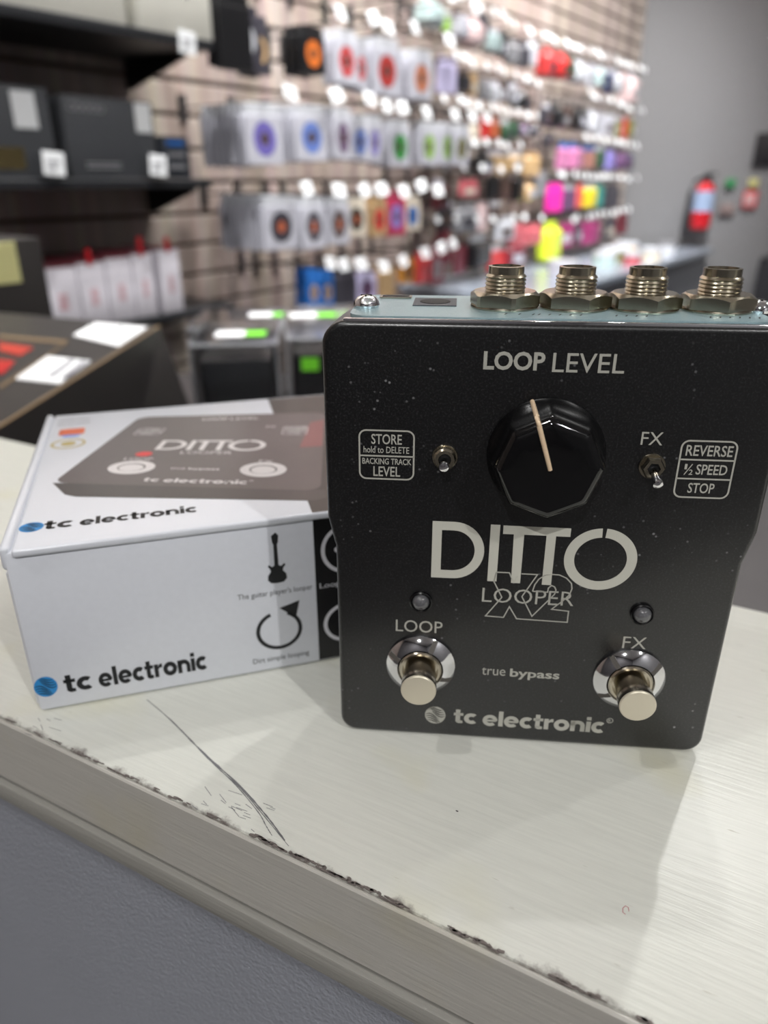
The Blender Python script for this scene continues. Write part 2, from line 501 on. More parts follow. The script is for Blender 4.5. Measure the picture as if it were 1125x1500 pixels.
def hang(name, s, z, w, h, e, base, disc, label, cat, group, stack=0, behind_label=None):
    bm_, hd, ms = pack_parts(w * K, h * K, base, disc)
    def one(ee, lab, js=0, jz=0):
        t = empty(name, WP(s + js, ee, z + jz), ROTW, lab, cat, group)
        t.rotation_euler = (random.uniform(-0.03, 0.03), random.uniform(-0.03, 0.03), ROTW + random.uniform(-0.08, 0.08) * (1 if ee == e else .3))
        obj('body', bm_, None, t); obj('header', hd, None, t)
        for n, me in ms: obj(n, me, None, t)
    one(e, label)
    for i in range(stack):
        one(e - 0.0135 * (i + 1), behind_label % ordn(i + 1), random.uniform(-.002, .002), random.uniform(-.003, .002))
    return
PRETTY = {'darkred': 'dark red', 'paleteal': 'pale teal', 'palepink': 'pale pink', 'darkgreen': 'dark green', 'skypink': 'blue-topped pink', 'skyrust': 'blue-topped rusty',
          'hotpink': 'hot pink', 'pinkred': 'pinkish red', 'acid': 'acid yellow', 'royal': 'bright blue', 'silver': 'silvery'}
def pc(c): return PRETTY.get(c, c)

NEAR = [
    (1.188, 0.374, 0.067, 0.07, 'A', 'black', 'orange'),
    (1.286, 0.38, 0.07, 0.085, 'A', 'white', 'red'),
    (1.332, 0.372, 0.048, 0.082, 'A', 'white', 'red'),
    (1.42, 0.383, 0.099, 0.096, 'A', 'white', 'darkred'),
    (1.551, 0.378, 0.086, 0.089, 'A', 'white', 'copper'),
    (1.049, 0.244, 0.086, 0.091, 'B', 'white', 'purple'),
    (1.174, 0.249, 0.088, 0.088, 'B', 'white', 'blue'),
    (1.271, 0.251, 0.063, 0.086, 'B', 'white', 'plum'),
    (1.329, 0.242, 0.063, 0.078, 'B', 'white', 'blue'),
    (1.377, 0.243, 0.057, 0.081, 'B', 'white', 'violet'),
    (1.47, 0.24, 0.088, 0.085, 'B', 'white', 'green'),
    (1.587, 0.243, 0.069, 0.084, 'B', 'white', 'lime'),
    (1.668, 0.244, 0.068, 0.084, 'B', 'white', 'lime'),
    (1.738, 0.244, 0.066, 0.083, 'B', 'white', 'olive'),
    (1.081, 0.099, 0.09, 0.089, 'C', 'white', 'charcoal'),
    (1.172, 0.095, 0.072, 0.089, 'C', 'white', 'charcoal'),
    (1.254, 0.094, 0.065, 0.085, 'C', 'white', 'umber'),
    (1.309, 0.095, 0.065, 0.074, 'C', 'cream', 'black'),
    (1.391, 0.091, 0.065, 0.074, 'C', 'tan', 'scarlet'),
    (1.458, 0.101, 0.069, 0.085, 'C', 'crimson', 'violet'),
    (1.522, 0.091, 0.067, 0.069, 'C', 'cream', 'royal'),
    (1.167, -0.035, 0.037, 0.076, 'D', 'royal', 'tan'),
    (1.21, -0.041, 0.039, 0.073, 'D', 'royal', 'tan'),
    (1.27, -0.044, 0.069, 0.077, 'D', 'charcoal', None),
    (1.345, -0.056, 0.07, 0.06, 'D', 'lilac', 'plum'),
    (1.422, -0.051, 0.058, 0.066, 'D', 'tan', None),
    (1.51, -0.04, 0.047, 0.053, 'D', 'amber', 'black'),
    (1.582, -0.034, 0.055, 0.066, 'D', 'red', 'scarlet'),
    (1.637, -0.028, 0.057, 0.081, 'D', 'maroon', 'grey'),
]
ROWN = {'A': 'upper near row', 'B': 'middle near row', 'C': 'lower near row', 'D': 'lowest near row'}
STK = {'A': [3, 2, 2, 3, 4], 'B': [8, 6, 5, 2, 2, 3, 2, 2, 2], 'C': [8, 3, 3, 1, 1, 1, 1], 'D': [2, 1, 4, 1, 1, 1, 1, 2]}
cnt = {}
for (s, z, w, h, row, base, disc) in NEAR:
    i = cnt.get(row, 0); cnt[row] = i + 1
    dn = (' with %s print' % pc(disc)) if disc else ''
    lab = '%s packet%s, front of the %s stack in the %s' % (pc(base), dn, ordn(i), ROWN[row])
    gname = 'packets on the %s hook of the %s' % (ordn(i), ROWN[row])
    hang('hanging_packet', s, z, w, h, 0.2, base, disc, lab, 'packet', gname, STK[row][i],
         '%s packet, %%s from the front in the %s stack of the %s' % (pc(base), ordn(i), ROWN[row]))
    hook(s, z + 0.006, 0.262 if row != 'D' else 0.24, 'wire hook with white price tag, %s in the %s' % (ordn(i), ROWN[row]), 'peg hooks of the ' + ROWN[row])

# extra hooks with tags above row A on the near slatwall
for i, (s, z) in enumerate([(1.26, 0.475), (1.36, 0.475), (1.47, 0.463), (1.56, 0.463), (1.66, 0.455)]):
    hook(s, z, 0.26, 'wire hook with white price tag, topmost near row, %s from left' % ordn(i), 'topmost peg hooks')

FAR = [
    (1.705, 0.503, 0.084, 0.053, 1, 'paleteal'),
    (1.783, 0.489, 0.03, 0.039, 1, 'lime'),
    (1.833, 0.5, 0.052, 0.058, 1, 'white'),
    (1.91, 0.493, 0.066, 0.055, 1, 'palepink'),
    (1.958, 0.513, 0.035, 0.051, 1, 'charcoal'),
    (2.016, 0.483, 0.072, 0.048, 1, 'paleteal'),
    (2.078, 0.486, 0.043, 0.059, 1, 'black'),
    (2.138, 0.473, 0.065, 0.055, 1, 'grey'),
    (2.2, 0.475, 0.055, 0.057, 1, 'charcoal'),
    (2.254, 0.487, 0.064, 0.058, 1, 'silver'),
    (2.361, 0.48, 0.07, 0.074, 1, 'red'),
    (2.459, 0.477, 0.082, 0.065, 1, 'scarlet'),
    (2.537, 0.474, 0.062, 0.053, 1, 'darkgreen'),
    (2.609, 0.472, 0.075, 0.06, 1, 'silver'),
    (2.723, 0.474, 0.076, 0.062, 1, 'white'),
    (2.803, 0.476, 0.072, 0.057, 1, 'paleteal'),
    (2.888, 0.477, 0.071, 0.071, 1, 'navy'),
    (2.954, 0.477, 0.075, 0.066, 1, 'silver'),
    (3.046, 0.479, 0.069, 0.089, 1, 'palepink'),
    (3.129, 0.486, 0.096, 0.097, 1, 'palepink'),
    (1.79, 0.396, 0.082, 0.074, 2, 'lilac'),
    (1.865, 0.376, 0.065, 0.043, 2, 'black'),
    (1.921, 0.376, 0.045, 0.049, 2, 'tan'),
    (1.982, 0.366, 0.047, 0.045, 2, 'grey'),
    (2.037, 0.366, 0.05, 0.046, 2, 'silver'),
    (2.094, 0.376, 0.052, 0.052, 2, 'umber'),
    (2.148, 0.37, 0.048, 0.048, 2, 'grey'),
    (2.206, 0.358, 0.056, 0.043, 2, 'black'),
    (2.257, 0.357, 0.044, 0.045, 2, 'umber'),
    (2.385, 0.337, 0.063, 0.053, 2, 'charcoal'),
    (2.458, 0.342, 0.066, 0.066, 2, 'black'),
    (2.542, 0.341, 0.063, 0.061, 2, 'umber'),
    (2.647, 0.342, 0.093, 0.058, 2, 'black'),
    (2.755, 0.342, 0.067, 0.066, 2, 'silver'),
    (2.839, 0.34, 0.092, 0.068, 2, 'white'),
    (2.938, 0.339, 0.097, 0.063, 2, 'white'),
    (3.047, 0.338, 0.061, 0.065, 2, 'olive'),
    (3.115, 0.338, 0.063, 0.066, 2, 'red'),
    (3.178, 0.337, 0.065, 0.059, 2, 'olive'),
    (1.933, 0.262, 0.047, 0.047, 3, 'cream'),
    (1.998, 0.281, 0.049, 0.053, 3, 'scarlet'),
    (2.048, 0.281, 0.043, 0.051, 3, 'rust'),
    (2.108, 0.279, 0.048, 0.05, 3, 'darkgreen'),
    (2.165, 0.279, 0.047, 0.045, 3, 'darkgreen'),
    (2.227, 0.279, 0.058, 0.034, 3, 'plum'),
    (2.287, 0.279, 0.045, 0.035, 3, 'charcoal'),
    (2.426, 0.261, 0.066, 0.036, 3, 'charcoal'),
    (2.546, 0.234, 0.09, 0.077, 3, 'skypink'),
    (2.632, 0.237, 0.094, 0.08, 3, 'skypink'),
    (2.769, 0.231, 0.102, 0.066, 3, 'skyrust'),
    (2.87, 0.234, 0.108, 0.068, 3, 'darkgreen'),
    (2.985, 0.226, 0.102, 0.066, 3, 'violet'),
    (3.1, 0.222, 0.108, 0.061, 3, 'plum'),
    (3.204, 0.216, 0.077, 0.054, 3, 'navy'),
    (1.99, 0.196, 0.087, 0.06, 4, 'black'),
    (2.08, 0.198, 0.12, 0.057, 4, 'tan'),
    (2.19, 0.2, 0.086, 0.052, 4, 'tan'),
    (2.301, 0.203, 0.093, 0.067, 4, 'tan'),
    (2.061, 0.141, 0.079, 0.063, 4, 'black'),
    (2.141, 0.147, 0.07, 0.07, 4, 'umber'),
    (2.228, 0.142, 0.059, 0.073, 4, 'black'),
    (2.277, 0.124, 0.062, 0.056, 4, 'tan'),
    (2.384, 0.149, 0.082, 0.07, 4, 'grey'),
    (2.504, 0.113, 0.114, 0.084, 4, 'hotpink'),
    (2.635, 0.109, 0.115, 0.077, 4, 'plum'),
    (2.723, 0.112, 0.081, 0.075, 4, 'coral'),
    (2.816, 0.112, 0.094, 0.078, 4, 'yellow'),
    (2.912, 0.108, 0.077, 0.076, 4, 'teal'),
    (3.058, 0.107, 0.171, 0.079, 4, 'charcoal'),
    (1.691, 0.14, 0.06, 0.08, 5, 'umber'),
    (1.764, 0.125, 0.053, 0.067, 5, 'maroon'),
    (1.923, 0.125, 0.097, 0.039, 5, 'pinkred'),
    (1.8, 0.073, 0.089, 0.065, 5, 'black'),
    (1.911, 0.065, 0.109, 0.068, 5, 'grey'),
    (2.003, 0.068, 0.065, 0.075, 5, 'palepink'),
    (2.084, 0.066, 0.082, 0.059, 5, 'umber'),
    (2.147, 0.023, 0.115, 0.062, 5, 'silver'),
    (2.239, 0.0, 0.123, 0.064, 5, 'pinkred'),
    (2.35, -0.005, 0.116, 0.06, 5, 'pinkred'),
    (2.496, -0.004, 0.134, 0.121, 5, 'acid'),
    (2.633, -0.01, 0.118, 0.081, 5, 'magenta'),
    (2.728, -0.014, 0.075, 0.068, 5, 'charcoal'),
    (2.808, -0.017, 0.096, 0.077, 5, 'magenta'),
    (2.913, -0.017, 0.138, 0.076, 5, 'magenta'),
    (3.077, -0.012, 0.15, 0.075, 5, 'charcoal'),
    (3.212, -0.0, 0.107, 0.077, 5, 'maroon'),
    (1.665, 0.015, 0.061, 0.079, 6, 'umber'),
    (1.793, 0.003, 0.067, 0.083, 6, 'maroon'),
    (1.889, -0.024, 0.073, 0.087, 6, 'maroon'),
    (1.989, -0.018, 0.13, 0.084, 6, 'black'),
    (2.115, -0.056, 0.115, 0.07, 6, 'scarlet'),
    (2.216, -0.049, 0.107, 0.073, 6, 'maroon'),
    (1.71, -0.056, 0.074, 0.044, 6, 'red'),
]
FROWN = {1: 'top far row', 2: 'second far row', 3: 'third far row', 4: 'fourth far row', 5: 'fifth far row', 6: 'lowest far row'}
cnt = {}
for (s, z, w, h, row, base) in FAR:
    i = cnt.get(row, 0); cnt[row] = i + 1
    lab = '%s packet hanging in the %s, %s from its left end' % (pc(base), FROWN[row], ordn(i))
    disc = {'skypink': 'pinkred', 'skyrust': 'rust'}.get(base)
    b2 = 'royal' if base.startswith('sky') else base
    t = empty('hanging_packet', WP(s, 0.12, z), ROTW + random.uniform(-.12, .12), lab, 'packet')
    ww = w * K * 0.9; hh = h * K
    d = random.choice([0.008, 0.02, 0.035])
    obj('body', [rbox(-ww / 2, ww / 2, -d, d, -hh, -hh * 0.16, min(ww, hh, 2 * d) * 0.2, 1)], cmat(base if not base.startswith('sky') else base), t)
    obj('header', [rbox(-ww * 0.45, ww * 0.45, -0.003, 0.003, -hh * 0.2, 0.006, 0.001, 1)], cmat(b2 if base.startswith('sky') or random.random() < .6 else random.choice(['silver', 'white', 'umber'])), t)
    if random.random() < 0.45 and not base.startswith('sky'):
        c2 = random.choice(['silver', 'white', 'umber', 'charcoal', 'cream'])
        obj('printed_panel', [lift(poly2([(-ww * .3, -hh * .8), (ww * .3, -hh * .8), (ww * .3, -hh * .45), (-ww * .3, -hh * .45)]), d + .0008)], cmat(c2 if c2 != base else 'grey'), t)

# rows of hooks with small tags in the far part: (s0, z0, s1, z1, count, row)
TR = [(1.756, .505, 2.204, .487, 10, 'top far row, left part'), (2.25, .486, 3.10, .489, 17, 'top far row, right part'), (1.736, .39, 2.227, .372, 10, 'second far row, left part'),
      (2.576, .374, 3.133, .357, 11, 'second far row, right part'), (1.71, .297, 2.2, .286, 10, 'third far row, left part'), (2.593, .250, 3.159, .238, 12, 'third far row, right part'),
      (1.804, .210, 2.114, .209, 6, 'fourth far row, left part'), (2.406, .138, 3.157, .124, 14, 'fourth far row, right part'), (2.552, .0, 3.121, .015, 10, 'fifth far row'),
      (1.70, .15, 2.1, .15, 5, 'row of maroon packets'), (1.68, .03, 2.3, .015, 7, 'lowest far row')]
for (a, za, b, zb, n, rn) in TR:
    for i in range(n):
        f = i / (n - 1)
        hook(a + (b - a) * f, za + (zb - za) * f + random.uniform(-.003, .003), 0.165 + random.uniform(-.01, .01),
             'small hook with white tag, %s from left in the %s' % (ordn(i), rn), 'hooks of the ' + rn, big=False)

# dark packets at the near top, beside the shelf
for i, (s, z, w, h, c, dsc) in enumerate([(1.0, .395, .07, .10, 'black', None), (1.05, .388, .07, .08, 'charcoal', 'silver'), (1.115, .385, .05, .085, 'charcoal', 'tan')]):
    hang('hanging_packet', s, z, w, h, 0.2 - .03 * i, c, dsc, '%s packet at the front, upper near row beside the shelf' % ['wide black', 'charcoal printed', 'narrow black'][i], 'packet', 'dark packets beside the shelf', 2,
         '%s packet, %%s from the front, upper near row beside the shelf' % ['wide black', 'charcoal', 'narrow black'][i])

# ================================================================ shelves on the slatwall
M_shelf = mat('shelf_black', s2l(34, 35, 38), 0.4, var=0.1)
def shelf(s0, s1, z, depth, br, label):
    t = empty('wall_shelf', WP(s0, 0, z), ROTW, label, 'shelf')
    L_ = (s1 - s0) * K; dp = depth * K
    obj('shelf_board', [rbox(0, L_, -dp, -0.001, -0.018, 0, 0.002, 1)], M_shelf, t)
    for sb in br:
        x = (sb - s0) * K
        me = [prism([(-0.001, -0.018), (-0.001, -0.075), (-0.018, -0.075), (-dp * 0.75, -0.026), (-dp * 0.75, -0.018)], -0.004, 0.004)]
        v, f = me[0]
        obj('bracket', [([(x + b, a, c) for a, b, c in v], f)], M_dark, t)
    return t
shelf(0.0, 0.95, 0.327, 0.20, [0.4, 0.934], 'black wall shelf at the top left carrying white flat boxes')
shelf(0.0, 0.95, 0.131, 0.17, [0.45, 0.948], 'black wall shelf at eye height carrying the grey boxes')
shelf(0.0, 0.996, -0.080, 0.15, [0.4, 0.9], 'black wall shelf below carrying white cartons with red tops')

def wthing(name, s0, s1, e0, e1, z0, z1, m, label, cat, group=None, rz=0, r=0.002):
    """box-like thing; origin at the middle of its base"""
    t = empty(name, WP((s0 + s1) / 2, (e0 + e1) / 2, z0), ROTW + rz, label, cat, group)
    w = (s1 - s0) * K; d = (e1 - e0) * K; h = (z1 - z0) * K
    obj('body', [rbox(-w / 2, w / 2, -d / 2, d / 2, 0, h, r, 2)], m, t)
    return t, w, d, h
def face_sheet(t, name, w, d, h, u0, u1, v0, v1, m, out=0.0015, th=0.0012, tilt=0):
    o = obj(name, [rbox(-(u1 - u0) / 2, (u1 - u0) / 2, -th, 0, -(v1 - v0) / 2, (v1 - v0) / 2, th * .3, 1)], m, t,
            loc=(-w / 2 + (u0 + u1) / 2, -d / 2 - out + th, (v0 + v1) / 2), rot=(0, tilt, 0))
    return o
M_greybox = mat('grey_carton', s2l(78, 80, 84), 0.45, coat=0.2)
M_whitebox = mat('white_carton', s2l(222, 220, 210), 0.5)
M_lt = mat('silver_foil', s2l(225, 225, 228), 0.15, metal=1.0)
# white flat boxes on the top shelf
t, w, d, h = wthing('flat_carton', 0.60, 0.795, 0.04, 0.195, 0.3275, 0.52, M_whitebox, 'white flat carton on the top shelf at the left', 'box')
obj('lid_edge', [box(-w / 2 - .001, w / 2 + .001, -d / 2 - .0015, d / 2, h * .55, h * .56)], M_lt, t)
t, w, d, h = wthing('flat_carton', 0.815, 0.955, 0.04, 0.195, 0.3275, 0.52, M_whitebox, 'white flat carton with black scribble lines, right end of the top shelf', 'box')
g = ribbon2([(-.05 + .012 * i, h * .30 + .012 * math.sin(i * 1.7)) for i in range(9)], 0.004)
obj('printed_scribble', [([(x, -d / 2 - .001, y) for x, y in g[0]], g[1])], M_dark, t)
# price cards clipped to shelf fronts
def shelf_card(s, z, e, label):
    t = empty('shelf_price_card', WP(s, e, z), ROTW, label, 'card')
    obj('card', [rbox(-.022, .022, -.0012, 0, -.02, .02, .0005, 1)], M_tag, t, rot=(0, .08, 0))
    obj('printed_lines', [box(-.014, .012, -.002, -.0011, .002, .006), box(-.014, .004, -.002, -.0011, -.009, -.005)], M_tagprint, t)
shelf_card(0.893, 0.318, 0.204, 'white price card hanging off the right end of the top shelf')
# grey boxes on the eye-height shelf
t, w, d, h = wthing('grey_carton', 0.53, 0.673, 0.03, 0.16, 0.1315, 0.243, M_greybox, 'dark grey carton with gold band cut off at the left edge, on the eye-height shelf', 'box')
face_sheet(t, 'label', w, d, h, w * .62, w * .86, h * .55, h * .95, M_tag)
face_sheet(t, 'gold_band', w, d, h, 0, w * .66, h * .1, h * .34, mat('gold_foil', s2l(150, 135, 95), 0.25, metal=0.8))
t, w, d, h = wthing('grey_carton', 0.692, 0.849, 0.03, 0.16, 0.1315, 0.238, M_greybox, 'large grey carton with silver lettering strip standing in the middle of the eye-height shelf', 'box')
face_sheet(t, 'label', w, d, h, w * .78, w * .97, h * .60, h * .98, M_tag)
M_letter = mat('silver_letters', s2l(205, 205, 210), 0.3, metal=0.6)
for q in range(5):
    g = ring2(-w / 2 + w * .1 + q * w * .075, h * .86, w * .04, h * .05, w * .012, n=14)
    obj('printed_letter', [([(x, -d / 2 - .0012, y) for x, y in g[0]], g[1])], M_letter, t)
for q in range(2):
    obj('printed_line', [box(-w * .33, w * .05, -d / 2 - .001, -d / 2, h * (.18 - .05 * q), h * (.2 - .05 * q))], M_letter, t)
t, w, d, h = wthing('small_carton', 0.858, 0.915, 0.06, 0.16, 0.1315, 0.193, mat('dark_small_carton', s2l(56, 60, 68), 0.45), 'small dark grey carton at the right end of the eye-height shelf', 'box')
for q, c in enumerate(['royal', 'grey', 'grey']):
    face_sheet(t, 'printed_line', w, d, h, w * .2, w * .8, h * (.78 - .28 * q), h * (.90 - .28 * q), cmat(c))
shelf_card(0.656, 0.150, 0.176, 'white price card on the front of the eye-height shelf, left one')
shelf_card(0.835, 0.150, 0.176, 'white price card on the front of the eye-height shelf, right one')
# white cartons with red tabs on the lower shelf
M_wc = mat('white_gloss_carton', s2l(216, 212, 220), 0.4)
xs = [(0.626, 0.683), (0.685, 0.733), (0.735, 0.783), (0.785, 0.826), (0.839, 0.882)]
for i, (a, b) in enumerate(xs):
    t, w, d, h = wthing('slim_carton', a, b, 0.05, 0.145, -0.0795, 0.014 + .003 * i, M_wc, 'slim white carton with red lid edge, %s from the left on the lower shelf' % ordn(i), 'box', 'slim white cartons', rz=random.uniform(-.012, .012))
    if i in (1, 3, 4): obj('red_tab', [rbox(-.006, .006, -d / 2 - .001, -d / 2 + .003, h - .01, h + (.03 if i == 3 else .022), .001, 1)], M_red, t)
    obj('red_lid', [rbox(-w / 2 - .0006, w / 2 + .0006, -d / 2 - .0006, d / 2 + .0006, h - .004, h + .0008, .0004, 1)], cmat('maroon'), t)
    for q in range(3):
        g = ring2(0, h * (.35 + .09 * q), w * .13, h * .035, w * .03, n=12)
        obj('printed_mark', [([(x, -d / 2 - .0012, y) for x, y in g[0]], g[1])], cmat('pinkred'), t)
# goods counter under the slatwall in the far part
M_case = mat('case_top_blue_grey', s2l(140, 148, 160), 0.25, coat=0.3)
t = empty('display_case', WP(1.75, 0.17, -0.135), ROTW, 'long low display case with blue-grey top along the far slatwall', 'display case')
Lc = (3.5 - 1.75) * K
obj('top', [rbox(0, Lc, -0.26 * K, 0.16 * K, -0.03, 0, .004, 1)], M_case, t)
obj('body', [box(0.02, Lc - 0.02, -0.24 * K, 0.15 * K, FLOOR_Z - wz(-0.135) + 0.001, -0.03)], mat('case_body', s2l(110, 112, 118), 0.4), t)
for i, (s, e, r, c, lb) in enumerate([(2.55, .3, .05, 'paleteal', 'pale teal round tin'), (2.75, .26, .06, 'olive', 'olive round pouch'), (3.0, .22, .06, 'tan', 'tan round tin'),
                                      (3.12, .34, .045, 'silver', 'silvery round tin'), (2.8, .38, .045, 'cream', 'cream round tin'), (2.62, .37, .04, 'pinkred', 'pinkish red round tin'), (2.2, .3, .06, 'white', 'white round tub')]):
    t = empty('round_tin', WP(s, e, -0.135) , 0, lb + ' standing on the far display case', 'tin')
    obj('tin_body', [lathe([(r, 0.0005), (r, .045), (r * .97, .05)], 24)], cmat(c), t)
    obj('lid', [lathe([(r * 1.03, .04), (r * 1.03, .058), (r * .95, .06)], 24)], cmat('silver' if c != 'silver' else 'grey'), t)

# ================================================================ stock bench behind the counter, left
BZ = -0.20
M_bench = mat('bench_dark', s2l(48, 44, 44), 0.5)
t = empty('stock_bench', (-0.3, 0.8, BZ), 0, 'dark low bench behind the counter holding the boxed goods', 'bench')
bp_ = [(-.72, .68), (.15, .215), (.25, 1.15), (0, 1.36), (-.45, 1.36), (-.85, .95)]
bp_ = [(x + .3, y - .8) for x, y in bp_]
obj('bench_top', [prism(bp_, -.03, 0, 'z')], M_bench, t)
obj('bench_body', [prism([(x * .97, y * .97 + .002) for x, y in bp_], FLOOR_Z - BZ + .001, -.03, 'z')], M_bench, t)
# big black carton with red letters: corners measured in the room
def hexa(tp, bt): 
    v = [*bt, *tp]
    return v, [(0, 3, 2, 1), (4, 5, 6, 7), (0, 1, 5, 4), (1, 2, 6, 5), (2, 3, 7, 6), (3, 0, 4, 7)]
zt = -0.01
c_fr = Vector((-0.238, 0.430, zt)); c_br = Vector((-0.234, 0.785, zt)); c_bl = Vector((-0.47, 0.882, zt)); c_fl = Vector((-0.52, 0.62, zt))
tb = [c_fl, c_fr, c_br, c_bl]
bt = [Vector((-0.515, 0.63, BZ + .001)), Vector((-0.222, 0.455, BZ + .001)), Vector((-0.185, 0.775, BZ + .001)), Vector((-0.465, 0.86, BZ + .001))]
M_blk = mat('black_carton', s2l(44, 41, 40), 0.45, var=0.15, vscale=30)
t = empty('black_carton', (-0.41, 0.67, BZ), 0, 'big black carton with red letters and two white stickers, left behind the white counter', 'box')
O_ = Vector((-0.41, 0.67, BZ))
obj('carton_body', [hexa([p - O_ for p in tb], [p - O_ for p in bt])], M_blk, t)
def on_top(a, b):      # a: 0..1 along front-right -> front-left, b: 0..1 front -> back
    p = (c_fr * (1 - a) + c_fl * a) * (1 - b) + (c_br * (1 - a) + c_bl * a) * b
    return p
def top_sheet(name, quad, m, h=.0008, par=None):
    v = [on_top(*q) - O_ + Vector((0, 0, h)) for q in quad]
    v2 = [p - Vector((0, 0, h * .9)) for p in v]
    return obj(name, [hexa(v, v2)], m, par)
M_tanline = mat('kraft_edge', s2l(112, 92, 66), 0.6)
BCARTON = (t, on_top)
top_sheet('kraft_edge', [(0, 0), (.012, 0), (.012, 1), (0, 1)], M_tanline, par=t)
def px_top(pts, name, m, h=.0009):
    v = [Vector(p) - O_ + Vector((0, 0, h)) for p in pts]
    return obj(name, [hexa(v, [p - Vector((0, 0, h * .9)) for p in v])], m, t)
px_top([(-0.3063, 0.7331, -0.010), (-0.2442, 0.6813, -0.010), (-0.2458, 0.7770, -0.010), (-0.3082, 0.8007, -0.010)], 'white_sticker', M_tag)
px_top([(-0.2838, 0.5597, -0.010), (-0.2438, 0.5453, -0.010), (-0.2478, 0.6202, -0.010), (-0.2918, 0.6385, -0.010)], 'white_sticker', M_tag)
px_top([(-0.3717, 0.7195, -0.010), (-0.3782, 0.7331, -0.010), (-0.3005, 0.7064, -0.010), (-0.2975, 0.6936, -0.010)], 'printed_frame', M_tanline)
px_top([(-0.2862, 0.5392, -0.010), (-0.2999, 0.7064, -0.010), (-0.2975, 0.6936, -0.010), (-0.2815, 0.5295, -0.010)], 'printed_frame', M_tanline)
px_top([(-0.3438, 0.6607, -0.010), (-0.3167, 0.6412, -0.010), (-0.3202, 0.6753, -0.010), (-0.3609, 0.6968, -0.010)], 'red_letter', M_red)
px_top([(-0.3128, 0.5727, -0.010), (-0.3015, 0.5772, -0.010), (-0.3113, 0.6202, -0.010), (-0.3412, 0.6306, -0.010)], 'red_letter', M_red)

for (x0, y0, dx, dy) in ((-.262, .566, -.0045, .056), (-.250, .561, -.0045, .056), (-.268, .712, -.006, .06), (-.256, .703, -.006, .06)):
    px_top([(x0, y0, zt), (x0 + .006, y0 - .0025, zt), (x0 + .006 + dx, y0 - .0025 + dy, zt), (x0 + dx, y0 + dy, zt)], 'sticker_print', M_tagprint, .0018)
# yellow-labelled black carton behind it
t, w, d, h = wthing('black_carton', 0.20, 0.421, 0.36, 0.50, -0.1165, 0.080, M_blk, 'upright black carton with a pale yellow sticker at the left edge', 'box')
face_sheet(t, 'sticker', w, d, h, w * .66, w * .88, h * .805, h * .99, mat('yellow_sticker', s2l(214, 210, 150), 0.5))['label'] = 'pale yellow sticker'
# clear clamshell cases with green and white stickers
M_clear = mat('clear_plastic', (0.95, 0.96, 0.97), 0.05, trans=1.0, ior=1.35)
M_grn = mat('green_sticker', s2l(120, 220, 50), 0.5)
M_dev = mat('black_device', s2l(34, 34, 37), 0.35)
def clam(x, y, rz, w, d, h, label, stick, front_stick=False):
    t = empty('clear_case', (x, y, BZ + .001), rz, label, 'case')
    th = .002
    obj('clear_cover', [box(-w/2, w/2, -d/2, -d/2 + th, 0, h), box(-w/2, w/2, d/2 - th, d/2, 0, h), box(-w/2, -w/2 + th, -d/2 + th, d/2 - th, 0, h), box(w/2 - th, w/2, -d/2 + th, d/2 - th, 0, h), box(-w/2, w/2, -d/2, d/2, h, h + th)], M_clear, t)
    dv_ = obj('device', [rbox(-w*.44, w*.44, -d*.42, d*.42, 0.002, h * .88, .006, 2)], M_dev, t)
    obj('rim', [tube([(-w/2, -d/2, h), (w/2, -d/2, h), (w/2, d/2, h), (-w/2, d/2, h), (-w/2, -d/2, h)], .0019, 8), tube([(w/2, -d/2, 0.004), (w/2, -d/2, h)], .0016, 8), tube([(-w/2, -d/2, 0.004), (-w/2, -d/2, h)], .0016, 8)], mat('milky_rim', s2l(140, 142, 146), 0.3), t)
    for q, (a, b) in enumerate(stick):
        obj('white_sticker', [box(a - .03, a + .005, b - .018, b + .018, h + th, h + th + .0008)], M_tag, t)
        obj('green_sticker', [box(a + .006, a + .03, b - .014, b + .014, h + th, h + th + .0008)], M_grn, t)
    if front_stick:
        obj('green_sticker', [box(-.034, -.014, -d/2 - .001, -d/2, h * .78, h * .87)], M_grn, t)
        obj('green_sticker', [box(.02, .046, -d/2 - .001, -d/2, h * .2, h * .3)], M_grn, t)
clam(-0.180, 0.920, math.radians(6), .098, .15, .157, 'clear case with black device beside the big black carton', [(.005, -.02)])
clam(-0.075, 0.945, math.radians(8), .098, .19, .163, 'clear case with black device and bright green stickers just left of the pedal', [(-.012, .055)], True)
clam(-0.215, 1.13, math.radians(4), .13, .16, .138, 'rear clear case with black device, behind the case nearest the big carton', [(.04, .02)])
clam(-0.070, 1.16, math.radians(4), .13, .16, .140, 'rear clear case with white and green sticker nearest the pedal', [(-.015, -.02)])

